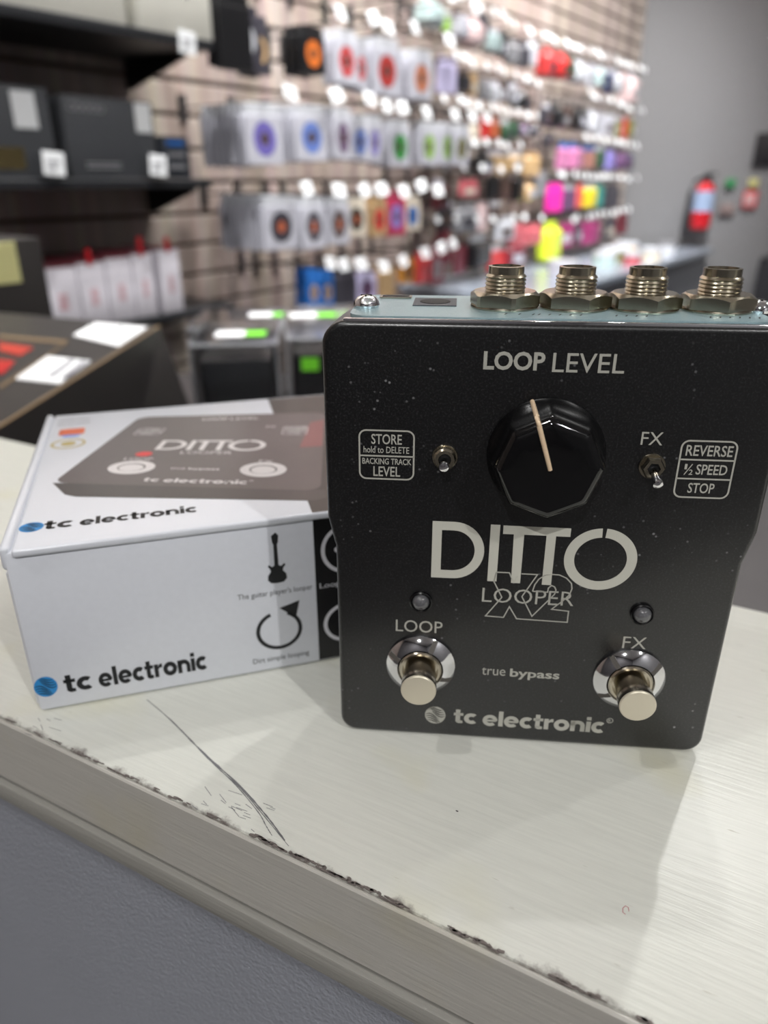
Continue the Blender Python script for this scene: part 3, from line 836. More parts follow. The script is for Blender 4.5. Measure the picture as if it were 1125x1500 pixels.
# ================================================================ white counter
# counter frame: local x along the counter, local y to its back, z up; the front edge runs at y = 0
CR = math.atan2(-0.470, 0.883)
CB = Vector((0.470, 0.883, 0))
CO = Vector((-0.0534, 0.1305, 0)) * 1.0
CO = CO + CB * (0.0906 - CO.dot(CB))
def C2(x, y):       # world -> counter local
    p = Vector((x, y, 0)) - CO
    return p.dot(Vector((math.cos(CR), math.sin(CR), 0))), p.dot(Vector((-math.sin(CR), math.cos(CR), 0)))
def counter_mat(name, base, dark, rough, edge=False):
    m = bpy.data.materials.new(name); m.use_nodes = True
    nt = m.node_tree; N = nt.nodes; L = nt.links; b = N['Principled BSDF']
    tc = N.new('ShaderNodeTexCoord')
    mp = N.new('ShaderNodeMapping'); mp.inputs['Scale'].default_value = (60, 900, 900); mp.inputs['Rotation'].default_value = (0, 0, math.radians(-7))
    L.new(tc.outputs['Object'], mp.inputs['Vector'])
    n1 = N.new('ShaderNodeTexNoise'); n1.inputs['Scale'].default_value = 1; n1.inputs['Detail'].default_value = 4; n1.inputs['Roughness'].default_value = .6
    L.new(mp.outputs[0], n1.inputs['Vector'])
    n2 = N.new('ShaderNodeTexNoise'); n2.inputs['Scale'].default_value = 22; n2.inputs['Detail'].default_value = 3
    L.new(tc.outputs['Object'], n2.inputs['Vector'])
    mx = N.new('ShaderNodeMix'); mx.data_type = 'RGBA'
    mx.inputs['A'].default_value = (*[c * .86 for c in base], 1); mx.inputs['B'].default_value = (*[min(1, c * 1.1) for c in base], 1)
    L.new(n1.outputs['Fac'], mx.inputs['Factor'])
    # soft yellowish stains
    r2 = N.new('ShaderNodeValToRGB'); r2.color_ramp.elements[0].position = .56; r2.color_ramp.elements[1].position = .78
    L.new(n2.outputs['Fac'], r2.inputs['Fac'])
    m2 = N.new('ShaderNodeMix'); m2.data_type = 'RGBA'; m2.inputs['B'].default_value = (base[0] * .95, base[1] * .92, base[2] * .76, 1)
    L.new(r2.outputs[0], m2.inputs['Factor']); L.new(mx.outputs['Result'], m2.inputs['A'])
    last = m2
    # fine dark specks in the grain
    mp3 = N.new('ShaderNodeMapping'); mp3.inputs['Scale'].default_value = (130, 800, 800); mp3.inputs['Rotation'].default_value = (0, 0, math.radians(-7))
    L.new(tc.outputs['Object'], mp3.inputs['Vector'])
    n3 = N.new('ShaderNodeTexNoise'); n3.inputs['Scale'].default_value = 1; n3.inputs['Detail'].default_value = 2
    L.new(mp3.outputs[0], n3.inputs['Vector'])
    r3 = N.new('ShaderNodeValToRGB'); r3.color_ramp.elements[0].position = .735; r3.color_ramp.elements[1].position = .80
    L.new(n3.outputs['Fac'], r3.inputs['Fac'])
    m3 = N.new('ShaderNodeMix'); m3.data_type = 'RGBA'; m3.inputs['B'].default_value = (*dark, 1)
    mm = N.new('ShaderNodeMath'); mm.operation = 'MULTIPLY'; mm.inputs[1].default_value = .45
    L.new(r3.outputs[0], mm.inputs[0]); L.new(mm.outputs[0], m3.inputs['Factor']); L.new(last.outputs['Result'], m3.inputs['A'])
    last = m3
    if edge:   # worn strip within a few mm of the front edge: dirt and yellowing
        sp = N.new('ShaderNodeSeparateXYZ'); L.new(tc.outputs['Object'], sp.inputs[0])
        n4 = N.new('ShaderNodeTexNoise'); n4.inputs['Scale'].default_value = 90; n4.inputs['Detail'].default_value = 6; n4.inputs['Roughness'].default_value = .7
        L.new(tc.outputs['Object'], n4.inputs['Vector'])
        ma = N.new('ShaderNodeMath'); ma.operation = 'MULTIPLY_ADD'; ma.inputs[1].default_value = .011; ma.inputs[2].default_value = -.0061
        L.new(n4.outputs['Fac'], ma.inputs[0])
        mr = N.new('ShaderNodeMapRange'); mr.inputs['From Min'].default_value = .0015; mr.inputs['From Max'].default_value = -.0003
        sb = N.new('ShaderNodeMath'); sb.operation = 'SUBTRACT'; L.new(sp.outputs['Y'], sb.inputs[0]); L.new(ma.outputs[0], sb.inputs[1])
        L.new(sb.outputs[0], mr.inputs['Value'])
        m4 = N.new('ShaderNodeMix'); m4.data_type = 'RGBA'; m4.inputs['B'].default_value = (*s2l(112, 104, 100), 1)
        L.new(mr.outputs[0], m4.inputs['Factor']); L.new(last.outputs['Result'], m4.inputs['A'])
        last = m4
    L.new(last.outputs['Result'], b.inputs['Base Color'])
    b.inputs['Roughness'].default_value = rough
    b.inputs['Specular IOR Level'].default_value = .35
    bp = N.new('ShaderNodeBump'); bp.inputs['Strength'].default_value = .28; bp.inputs['Distance'].default_value = .0004
    L.new(n1.outputs['Fac'], bp.inputs['Height']); L.new(bp.outputs[0], b.inputs['Normal'])
    return m
M_ctop = counter_mat('counter_top_white', s2l(212, 213, 205), s2l(120, 110, 84), .32, True)
M_cband = counter_mat('counter_edge_band', s2l(184, 181, 174), s2l(120, 114, 104), .33)
M_lip = mat('lip_metal', s2l(150, 148, 142), .5, metal=.0, bump=.2, bscale=1, stretch=(60, 900, 900))
M_panel = mat('front_panel_grey', s2l(152, 155, 164), .38, bump=.5, bscale=900, var=.05)
M_recess = mat('recess_dark', s2l(84, 80, 76), .5)
M_scuff = mat('edge_grime', s2l(116, 108, 104), .8, var=.4, vscale=900)
XA, XB, CW = -1.1, 1.2, 0.1535
t = empty('counter', CO, CR, 'long white worn shop counter with grey edge band in the foreground', 'counter')
TH = .0225
obj('counter_top', [rbox(XA, XB, 0, CW, -TH, 0, .0006, 2)], M_ctop, t)
obj('edge_band', [rbox(XA, XB, -.0012, 0.0, -TH, -.0004, .0004, 1)], M_cband, t)
obj('recess', [box(XA, XB, .0015, CW - .01, -TH - .003, -TH)], M_recess, t)
obj('lip', [rbox(XA, XB, -.0016, CW - .01, -TH - .0095, -TH - .0028, .0005, 2)], M_lip, t)
obj('front_panel', [box(XA, XB, .004, .012, FLOOR_Z + .001, -TH - .0095)], M_panel, t)
obj('back_panel', [box(XA, XB, CW - .02, CW - .012, FLOOR_Z + .001, -TH - .0095)], M_panel, t)
# grime and chips along the worn corner: irregular shallow flakes
rg = random.Random(3)
V = []; Fc = []
x = XA
pts = []
def envelope(x):
    # heavy wear between the box and the right of the pedal
    e = math.exp(-((x - .045) / .035) ** 2) * 1.0 + math.exp(-((x + .01) / .02) ** 2) * .5 + math.exp(-((x - .105) / .03) ** 2) * .9 + math.exp(-((x + .075) / .006) ** 2) * .8
    return .12 + e
gf = []
x = -.25
while x < .30:
    L_ = rg.uniform(.0008, .003)
    w = rg.uniform(.00006, .00045) * envelope(x)
    y = rg.uniform(-.0002, .0005)
    n = 7
    P_ = [(x + L_ * .5 * math.cos(2 * PI * i / n) * rg.uniform(.7, 1.1), y + w * math.sin(2 * PI * i / n) * rg.uniform(.6, 1.2)) for i in range(n)]
    gf.append(prism(P_, -.0002, .00012, 'z'))
    x += L_ * rg.uniform(.2, .7) if rg.random() < .5 + .45 * min(1, envelope(x)) else L_ * rg.uniform(1, 6)
gg = obj('edge_grime', gf, M_scuff, t); gg['kind'] = 'stuff'; gg['label'] = 'dark chipped grime along the front corner'
# long curved pencil-like scratch
M_scr = mat('scratch_graphite', s2l(112, 112, 114), .5, var=.3, vscale=800)
SCR = [[(-.0655, .1641), (-.0566, .1556), (-.0448, .1429), (-.0344, .1326), (-.0266, .1234), (-.0215, .1165)],
       [(-.050, .1487), (-.0448, .1426), (-.035, .1324), (-.0285, .1243), (-.0262, .1205), (-.0245, .1178)],
       [(-.040, .1375), (-.0338, .1315), (-.0262, .1222), (-.0205, .1150)]]
for j, pl in enumerate(SCR):
    loc = [C2(*p) for p in pl]
    # smooth
    q = []
    for i in range(len(loc) - 1):
        p0 = Vector(loc[max(i - 1, 0)]); p1 = Vector(loc[i]); p2 = Vector(loc[i + 1]); p3 = Vector(loc[min(i + 2, len(loc) - 1)])
        for k in range(8):
            f = k / 8
            q.append(0.5 * ((2 * p1) + (-p0 + p2) * f + (2 * p0 - 5 * p1 + 4 * p2 - p3) * f * f + (-p0 + 3 * p1 - 3 * p2 + p3) * f ** 3))
    q.append(Vector(loc[-1]))
    w = [(.00022 + .00025 * math.sin(PI * i / len(q))) * rg.uniform(.5, 1.3) * (1 if j == 0 else .55) for i in range(len(q))]
    g = ribbon2(q, w)
    o = obj('scratch', [lift(g, .00006 + .00001 * j, 'top')], M_scr, t)
    if j == 0: o['label'] = 'long dark curved scratch in front of the white box'
# scrape marks near the left end
gf = []
for (px_, py_, n) in [(-.088, .1535, 7), (-.040, .130, 8), (-.031, .1235, 12)]:
    for i in range(n):
        a = C2(px_ + rg.uniform(-.005, .005), py_ + rg.uniform(-.004, .004)); L_ = rg.uniform(.001, .004)
        an = rg.uniform(-.5, .15)
        gf.append(lift(ribbon2([a, (a[0] + L_ * math.cos(an), a[1] + L_ * math.sin(an))], .00014), .00005, 'top'))
o = obj('scrape_marks', gf, M_scr, t); o['kind'] = 'stuff'

for nm, (px_, py_), c in (('speck', (.0166, .1247), M_dark), ('pink_mark', (.0475, .0998), mat('pink_ink', s2l(190, 140, 140), .5))):
    a = C2(px_, py_)
    if nm == 'speck': obj(nm, [lift(disc2(a[0], a[1], .00035, .0002, 10), .00005, 'top')], c, t)
    else: obj(nm, [lift(ribbon2([(a[0] + .0006 * math.cos(q), a[1] + .001 * math.sin(q)) for q in (0, 1, 2, 3, 4, 5)], .00018), .00005, 'top')], c, t)

# ================================================================ white product box
BX = Vector((-0.0925, 0.1583, 0.0004)); BYAW = 0.30; BW, BD, BH = .110, .1165, .0488
t = empty('product_box', BX, BYAW, 'white cardboard box with a printed pedal picture on its lid, left of the black pedal', 'box')
PB = t
M_card = mat('white_card_gloss', s2l(218, 221, 228), .32, coat=.35, coat_r=.18, bump=.12, bscale=1, stretch=(25, 700, 25))
M_blackprint = mat('black_print', s2l(16, 16, 18), .3, coat=.3)
M_ink = mat('ink_dark', s2l(26, 28, 30), .5)
M_inkg = mat('ink_grey', s2l(72, 74, 78), .5)
M_bluelogo = mat('logo_blue', s2l(50, 140, 205), .35)
# body slightly bowed at the top front edge
obj('carton_body', [rbox(0, BW, 0, BD, 0, BH - .0009, .0012, 2)], M_card, t)
lid = obj('lid', [rbox(.0022, BW + .0002, -.0010, BD - .0005, BH - .0022, BH, .0008, 3)], M_card, t)
obj('side_flap', [rbox(-.0008, .0018, .0004, BD, BH - .006, BH + .0004, .0011, 3)], M_card, t)
obj('side_panel', [rbox(-.0006, .0004, .002, BD - .002, .001, BH - .007, .0004, 1)], M_card, t)
HT = BH
o = obj('black_front_print', [lift(poly2([(.0768, .0008), (BW - .0012, .0008), (BW - .0012, BH - .002), (.0766, BH - .002)]), .00006)], M_blackprint, t); o['label'] = 'black printed right part of the front'
obj('black_lid_print', [lift(poly2([(.0765, -.0004), (BW - .001, -.0004), (BW - .001, BD - .002), (.0828, BD - .002)]), HT + .00004, 'top')], M_blackprint, t)
def wave_globe(cx, cy, rx, ry, body_name, line_name, mb, ml, plane, h, parent):
    """round logo: disc with curved stripes in two swirls"""
    def L3(g, dh): return lift(g, h + dh, plane)
    if mb: obj(body_name, [L3(disc2(cx, cy, rx, ry), 0)], mb, parent)
    gs = []
    for sgn in (1, -1):
        for k in range(4):
            pts = []
            for i in range(21):
                x = -1 + 2 * i / 20
                y = sgn * (.16 + .20 * k) - .34 * math.sin(x * PI * .85) * (1 - .16 * k)
                if x * x + y * y < .9 and sgn * x > -.35 - .12 * k: pts.append((cx + rx * x, cy + ry * y))
            if len(pts) > 2:
                w = [rx * .10 * (.35 + .8 * math.sin(PI * (i + .5) / len(pts))) for i in range(len(pts))]
                gs.append(L3(ribbon2(pts, w), .00003))
    obj(line_name, gs, ml, parent)
def B_front(g, h=.00009): return lift(g, h)
# front face print: coordinates in metres on the face
# straighten: both words share one baseline rising slightly with the print
f1 = fit2(heavy2('tc'), .0073, .0142, .0047, .0103); f2 = fit2(heavy2('electronic'), .0160, .0446, .0045, .0107)
obj('printed_name', [B_front(f1), B_front(f2)], M_ink, t)
wave_globe(.0029, .0078, .0029, .0032, 'printed_globe', 'globe_lines', M_bluelogo, M_ink, 'front', .00007, t)
# guitar silhouette
gx, gy = .0660, .0287
half = [(0, 0), (.0018, .0002), (.0027, .0012), (.0026, .0026), (.0017, .0038), (.0019, .0047), (.0025, .0054), (.0022, .0060), (.0013, .0052), (.0006, .0056), (.0005, .0118), (.0008, .0126), (.0010, .0146), (.0003, .0155)]
poly = [(gx + a, gy + b) for a, b in half] + [(gx - a * .95, gy + b) for a, b in reversed(half[1:-1])]
obj('printed_guitar', [B_front(poly2(poly))], M_ink, t)
obj('printed_caption', [B_front(fit2(text2("The guitar player's looper"), .0548, .0757, .0246, .0269))], M_inkg, t)
obj('printed_caption', [B_front(fit2(text2('Dirt simple looping'), .0575, .0738, .0028, .0050))], M_inkg, t)
obj('printed_loop_arrow', [B_front(ring2(.0656, .0134, .0066, .0064, .0011, PI * .62, PI * 2.36, 40)),
                           B_front(poly2([(.0660, .0206), (.0718, .0222), (.0706, .0168)]))], M_ink, t)
M_wp = mat('white_print', s2l(205, 205, 210), .5)
obj('printed_ring', [B_front(ring2(.0857, .0365, .0072, .0076, .0011)), B_front(disc2(.0832, .0365, .0009)), B_front(poly2([(.083, .0285), (.0856, .0297), (.0838, .0270)]))], M_wp, t)
obj('printed_ring', [B_front(ring2(.0855, .0125, .0070, .0066, .0011))], M_wp, t)
obj('printed_caption', [B_front(fit2(text2('Loop effects'), .0778, .0925, .0244, .0266))], M_wp, t)
# lid print
def B_top(g, h=.0): return lift(g, HT + .00008 + h, 'top')
tf1 = fit2(heavy2('tc'), .0085, .0155, .0094, .0146); tf2 = fit2(heavy2('electronic'), .0172, .0470, .0092, .0142)
obj('printed_name', [B_top(tf1), B_top(tf2)], M_ink, t)
wave_globe(.0055, .0120, .0030, .0030, 'printed_globe', 'globe_lines', M_bluelogo, M_ink, 'top', HT + .00007, t)
obj('printed_small_text', [B_top(fit2(text2('LOOPER PEDAL'), .0042, .0155, .107, .1085)), B_top(fit2(text2('X2 LOOPER'), .0042, .0155, .102, .1036))], M_inkg, t)
obj('printed_badge', [B_top(poly2(rrect(.0055, .0140, .0895, .0965, .001)))], mat('badge_orange', s2l(196, 96, 60), .5), t)
obj('badge_ribbon', [B_top(poly2([(.0075, .0868), (.0120, .0868), (.0130, .0893), (.0065, .0893)]))], mat('badge_blue', s2l(110, 150, 215), .5), t)
obj('printed_seal', [B_top(ring2(.0095, .0795, .0056, .0052, .0009)), B_top(disc2(.0095, .0795, .0024))], mat('seal_gold', s2l(176, 160, 104), .5), t)

# picture of the pedal printed on the lid: bilinear map from pedal face (u, v in metres) to lid
PBL, PBR, PTL, PTR = Vector((.0078, .0430)), Vector((.0820, .0138)), Vector((.0330, .1043)), Vector((.1010, .0895))
def pic(g, h):
    out = []
    for u, v in g[0]:
        a = (u + .047) / .094; b = v / .1048
        p = (PBL * (1 - a) + PBR * a) * (1 - b) + (PTL * (1 - a) + PTR * a) * b
        out.append((p.x, p.y, HT + .0001 + h))
    return out, g[1]
# ================================================================ pedal graphics in metres on the face
def P_(l): return [(a / 1000, b / 1000) for a, b in l]
def fr(x0, x1, y0, y1, w=.00036, r=.0015): return ribbon2(rrect(x0, x1, y0, y1, r), w, True)
mm = .001
def dgl():
    """the five large letters as stroked shapes"""
    g = []
    w = 2.15
    # first letter: stem plus bowl
    outer = [(-23.1, 46.5), (-23.1, 60.9), (-18.2, 60.9)] ; inner = [(-20.95, 48.6), (-20.95, 58.75), (-18.2, 58.75)]
    for i in range(1, 20):
        a = PI / 2 - PI * i / 20
        outer.append((-18.2 + 6.95 * math.cos(a), 53.7 + 7.2 * math.sin(a))); inner.append((-18.2 + 4.8 * math.cos(a), 53.7 + 5.05 * math.sin(a)))
    outer.append((-18.2, 46.5)); inner.append((-18.2, 48.6))
    n = len(outer)
    V = outer + inner; Fc = [(i, (i + 1) % n, n + (i + 1) % n, n + i) for i in range(n)]
    g.append(([(a * mm, b * mm) for a, b in V], Fc))
    g.append(poly2(P_([(-10.15, 46.2), (-8.05, 46.2), (-8.05, 60.6), (-10.15, 60.6)])))
    g.append(poly2(P_([(-7.35, 58.4), (-4.95, 58.4), (-4.72, 46.0), (-2.65, 46.0), (-2.65, 58.4), (2.25, 58.4), (2.25, 45.9), (4.35, 45.9), (4.35, 58.35), (7.45, 58.35), (7.45, 60.45), (-7.35, 60.5)])))
    g.append(ring2(14.6 * mm, 53.0 * mm, 8.0 * mm, 7.75 * mm, 2.25 * mm, PI / 2 + .045 * 1.0, PI / 2 + 2 * PI - .075, 60))
    return g
def outl(*pls, w=.00028):
    return [ribbon2(P_(p), w, c) for p, c in pls]
G_big = dgl()
G_x2 = outl(([(-8.64, 46.22), (-6.54, 42.06), (-10.03, 36.77), (-5.81, 36.64), (-4.62, 39.63), (-2.76, 36.44), (8.99, 36.17), (9.0, 39.19), (5.08, 39.5), (7.58, 42.08), (8.75, 43.6), (9.15, 45.2), (8.9, 46.6), (7.67, 47.9), (6.02, 48.65), (4.4, 48.7), (2.8, 48.4), (1.5, 47.3), (.7, 45.8), (.34, 44.07)], False),
            ([(.34, 44.07), (3.75, 44.0), (3.85, 45.1), (4.49, 45.8), (5.2, 45.5), (5.6, 44.7), (5.39, 43.55), (.75, 37.32), (-1.96, 42.49), (1.1, 48.49), (-2.51, 48.5)], False),
            ([(-8.64, 46.22), (-8.19, 48.62), (-5.24, 48.62), (-4.15, 46.1), (-3.37, 47.83)], False))
def T(s, x0, x1, y0, y1, bold=0.0, shear=0): return fit2(text2(s, bold), x0 * mm, x1 * mm, y0 * mm, y1 * mm, shear)
GR = {
 'printed_level_words': [T('LOOP', -13.8, -1.5, 95.3, 99.1, .028), T('LEVEL', .0, 14.2, 95.1, 99.0, .002)],
 'printed_store_frame': [fr(-.0394, -.0276, .0706, .0817), poly2(P_([(-39.4, 75.75), (-27.6, 75.75), (-27.6, 76.1), (-39.4, 76.1)]))],
 'printed_store_words': [T('STORE', -36.8, -30.2, 78.6, 80.9, .012), T('hold to DELETE', -38.5, -28.6, 76.6, 78.1, .008), T('BACKING TRACK', -38.8, -28.1, 74.0, 75.4, .012), T('LEVEL', -36.4, -30.5, 71.2, 73.5, .012)],
 'printed_speed_frame': [fr(.0279, .0390, .0689, .0815), poly2(P_([(27.9, 77.2), (39.0, 77.2), (39.0, 77.55), (27.9, 77.55)])), poly2(P_([(27.9, 72.95), (39.0, 72.95), (39.0, 73.3), (27.9, 73.3)]))],
 'printed_speed_words': [T('REVERSE', 28.9, 38.3, 78.2, 80.6, .012), T('SPEED', 31.6, 37.9, 74.1, 76.4, .012), T('STOP', 30.6, 36.0, 69.9, 72.2, .012),
                         T('1', 29.2, 29.7, 75.2, 76.4, .012), T('2', 30.2, 31.0, 74.0, 75.2, .012), ribbon2(P_([(29.3, 74.0), (30.7, 76.4)]), .0002)],
 'printed_effect_word': [T('FX', 19.5, 23.9, 80.3, 83.1, .0)],
 'printed_large_name': G_big,
 'printed_outline_name': G_x2,
 'printed_thin_name': [T('LOOPER', -11.1, 9.9, 40.6, 44.4, -.006)],
 'printed_loop_word': [T('LOOP', -31.2, -20.0, 31.2, 34.5, .0)],
 'printed_lower_effect_word': [T('FX', 22.3, 27.7, 29.9, 33.1, -.004)],
 'printed_bypass_words': [T('true', -10.0, -4.3, 19.9, 22.1, .0), T('bypass', -3.2, 8.7, 19.1, 22.2, .02)],
 'printed_maker_name': [fit2(heavy2('tc'), -.0163, -.0106, .0045, .0088), fit2(heavy2('electronic'), -.0090, .0210, .0042, .0090), ring2(.0222, .0083, .0008, .0008, .00016, n=16), T('R', 21.8, 22.5, 7.8, 8.7, .0)],
}
M_picbody = mat('printed_pedal_grey', s2l(80, 72, 75), .3, coat=.35, coat_r=.2, var=.2, vscale=30)
M_picdark = mat('printed_pedal_side', s2l(46, 43, 46), .3, coat=.35, coat_r=.2)
side = poly2([(.0078, .0430), (.0120, .0325), (.0150, .0300), (.0790, .0072), (.0825, .0085), (.0835, .0140)])
obj('printed_picture_side', [B_top(side)], M_picdark, t)
def arcpoly():
    return rrect(-.047, .047, 0, .1048, .006)
bodyp = obj('printed_picture', [pic(poly2(arcpoly()), 0)], M_picbody, t); bodyp['label'] = 'grey picture of the pedal printed on the lid'
M_picw = mat('printed_pale', s2l(214, 210, 210), .5)
for nm in ('printed_large_name', 'printed_maker_name', 'printed_bypass_words', 'printed_thin_name', 'printed_level_words', 'printed_store_frame', 'printed_speed_frame', 'printed_store_words', 'printed_speed_words', 'printed_effect_word', 'printed_loop_word', 'printed_lower_effect_word'):
    obj(nm, [pic(g, .00005) for g in GR[nm]], M_picw, bodyp)
for u, v in ((-.025, .0215), (.025, .0215)):
    obj('printed_switch', [pic(ring2(u, v, .0088, .0088, .0035, n=28), .00005), pic(disc2(u, v - .0005, .0046), .00007)], M_picw, bodyp)
obj('printed_lamp', [pic(disc2(-.0255, .0400, .0034), .00006)], mat('printed_red', s2l(206, 70, 70), .5), bodyp)
obj('printed_reflection', [pic(poly2(P_([(37, 50), (46.5, 52), (46.5, 92), (40, 88)])), .00004)], mat('printed_reddish', s2l(120, 60, 64), .3, coat=.35), bodyp)

# ================================================================ the pedal
PYAW = -0.0963
t = empty('looper_pedal', (0.0339, 0.1474, 0.0003), PYAW, 'black metal pedal with big knob and two footswitches, standing upright on the white counter', 'pedal')
PD = t
def pedal_mat():
    m = bpy.data.materials.new('black_sparkle'); m.use_nodes = True
    nt = m.node_tree; N = nt.nodes; L = nt.links; b = N['Principled BSDF']
    tc = N.new('ShaderNodeTexCoord')
    vo = N.new('ShaderNodeTexVoronoi'); vo.inputs['Scale'].default_value = 1400
    L.new(tc.outputs['Object'], vo.inputs['Vector'])
    n = N.new('ShaderNodeTexNoise'); n.inputs['Scale'].default_value = 2200; n.inputs['Detail'].default_value = 2
    L.new(tc.outputs['Object'], n.inputs['Vector'])
    # sparse dust
    vd = N.new('ShaderNodeTexVoronoi'); vd.inputs['Scale'].default_value = 420
    L.new(tc.outputs['Object'], vd.inputs['Vector'])
    nd = N.new('ShaderNodeTexNoise'); nd.inputs['Scale'].default_value = 45; nd.inputs['Detail'].default_value = 3
    L.new(tc.outputs['Object'], nd.inputs['Vector'])
    rd = N.new('ShaderNodeMapRange'); rd.inputs['From Min'].default_value = .15; rd.inputs['From Max'].default_value = .06
    L.new(vd.outputs['Distance'], rd.inputs['Value'])
    rn = N.new('ShaderNodeMapRange'); rn.inputs['From Min'].default_value = .5; rn.inputs['From Max'].default_value = .75
    L.new(nd.outputs['Fac'], rn.inputs['Value'])
    mu = N.new('ShaderNodeMath'); mu.operation = 'MULTIPLY'; L.new(rd.outputs[0], mu.inputs[0]); L.new(rn.outputs[0], mu.inputs[1])
    r = N.new('ShaderNodeValToRGB'); e = r.color_ramp.elements
    e[0].position = .52; e[0].color = (.0045, .0045, .005, 1); e[1].position = .80; e[1].color = (.03, .03, .032, 1)
    L.new(n.outputs['Fac'], r.inputs['Fac'])
    mx = N.new('ShaderNodeMix'); mx.data_type = 'RGBA'; mx.inputs['B'].default_value = (.35, .35, .36, 1)
    L.new(mu.outputs[0], mx.inputs['Factor']); L.new(r.outputs[0], mx.inputs['A'])
    L.new(mx.outputs['Result'], b.inputs['Base Color'])
    b.inputs['Roughness'].default_value = .3
    b.inputs['Specular IOR Level'].default_value = .62
    b.inputs['Coat Weight'].default_value = .25; b.inputs['Coat Roughness'].default_value = .3
    bp = N.new('ShaderNodeBump'); bp.inputs['Strength'].default_value = .25; bp.inputs['Distance'].default_value = .0001
    L.new(n.outputs['Fac'], bp.inputs['Height']); L.new(bp.outputs[0], b.inputs['Normal'])
    return m
M_ped = pedal_mat()
M_chrome = mat('chrome', (.82, .82, .84), .06, metal=1)
M_nickel = mat('nickel', s2l(196, 188, 172), .2, metal=1)
M_jack = mat('jack_nickel', s2l(176, 168, 150), .24, metal=1)
M_brass = mat('button_face', s2l(216, 208, 188), .38, metal=.35)
M_zinc = mat('zinc_plate', s2l(158, 184, 190), .3, metal=.45, bump=.15, bscale=1500)
M_print = mat('pad_print', s2l(178, 177, 168), .5)
M_print_b = mat('pad_print_light', s2l(200, 199, 188), .5)
M_hole = mat('hole_black', s2l(10, 10, 11), .6)

PH = .1046; HW = .047; LW = .0453; DEP = .033
def outline(inset):
    """front outline, ccw from bottom left; inset shrinks it"""
    i = inset; r = max(.0042 - i, .0006); rt = max(.0052 - i, .0006)
    P = []
    def arc(cx, cz, rad, a0, a1, n=7):
        for k in range(n + 1):
            a = a0 + (a1 - a0) * k / n
            P.append((cx + rad * math.cos(a), cz + rad * math.sin(a)))
    arc(-LW + i + r, i + r, r, PI, 1.5 * PI)
    arc(LW - i - r, i + r, r, 1.5 * PI, 2 * PI)
    P += [(LW - i, .0535), (LW - i + .0004, .0548), (HW - i - .0003, .0595), (HW - i, .0610)]
    arc(HW - i - rt, PH - i - rt, rt, 0, PI / 2)
    arc(-HW + i + rt, PH - i - rt, rt, PI / 2, PI)
    P += [(-HW + i, .0610), (-HW + i + .0003, .0595), (-LW + i - .0004, .0548), (-LW + i, .0535)]
    return P
rings = []
RF = .0012
for k in range(5):
    a = PI / 2 * k / 4
    rings.append((RF * (1 - math.sin(a)), RF * (1 - math.cos(a))))       # (inset, y)
rings += [(.0004, DEP * .5), (.0012, DEP * .93), (.0024, DEP)]
V = []; Fc = []
n = len(outline(0))
for ins, y in rings:
    V += [(p[0], y, p[1]) for p in outline(ins)]
for k in range(len(rings) - 1):
    for i in range(n):
        j = (i + 1) % n
        Fc.append((k * n + i, k * n + j, (k + 1) * n + j, (k + 1) * n + i))
Fc.append(tuple(reversed(range(n)))); Fc.append(tuple((len(rings) - 1) * n + i for i in range(n)))
obj('shell', [(V, Fc)], M_ped, t, angle=30)
# end plate on the top with rounded corners
pl = rrect(-.0418, .0432, .0022, .0322, .0045)
obj('end_plate', [prism(pl, PH - .0006, PH + .0007, 'z')], M_zinc, t)
obj('rim_strip', [rbox(-.0425, .0425, .0006, .0020, PH - .0009, PH + .00045, .0003, 2)], M_chrome, t)
zt_ = PH + .0007
# screws
for u, y in ((-.0392, .0136), (.0432, .0150)):
    s_ = obj('screw', [lathe([(.0027, 0), (.0029, .0005), (.0027, .0013), (.0020, .0021), (.0010, .0025), (.0003, .0026)], 28, cx=u, cy=y, cz=zt_)], M_chrome, t)
    obj('screw_slot', [box(u - .0012, u + .0012, y - .0002, y + .0002, zt_ + .0020, zt_ + .00262), box(u - .0002, u + .0002, y - .0012, y + .0012, zt_ + .0020, zt_ + .00262)], M_hole, s_)
# usb slot, power socket
u_ = obj('usb_slot', [prism(rrect(-.0377, -.0302, .0262, .0304, .0009), zt_ - .0003, zt_ + .0003, 'z')], M_jack, t)
obj('slot_opening', [prism(rrect(-.0371, -.0308, .0270, .0296, .0006), zt_ + .0001, zt_ + .00036, 'z')], M_hole, u_)
p_ = obj('power_socket', [prism([(-.0293, .0158), (-.0197, .0158), (-.0197, .0268), (-.0293, .0268)], zt_ - .0002, zt_ + .0002, 'z')], mat('socket_grey', s2l(70, 74, 80), .5), t)
obj('socket_hole', [([(x, y, z) for x, y, z in prism([(a, b) for a, b in [(-.0245 + .0034 * math.cos(2 * PI * i / 24), .0213 + .0036 * math.sin(2 * PI * i / 24)) for i in range(24)]], zt_, zt_ + .0003, 'z')[0]], prism([(0, 0)] * 24, 0, 1, 'z')[1])], M_hole, p_)
# tiny markings along the plate front edge
gf = []
for u0, n_, st in ((-.0098, 3, .0028), (-.003, 5, .0021), (.0125, 4, .002), (.031, 6, .0019)):
    for i in range(n_):
        x = u0 + i * st
        gf.append(lift(ribbon2([(x, .0062), (x + .0006, .0078)], .00032), zt_ + .00004, 'top'))
obj('plate_marks', gf, M_ink, t)
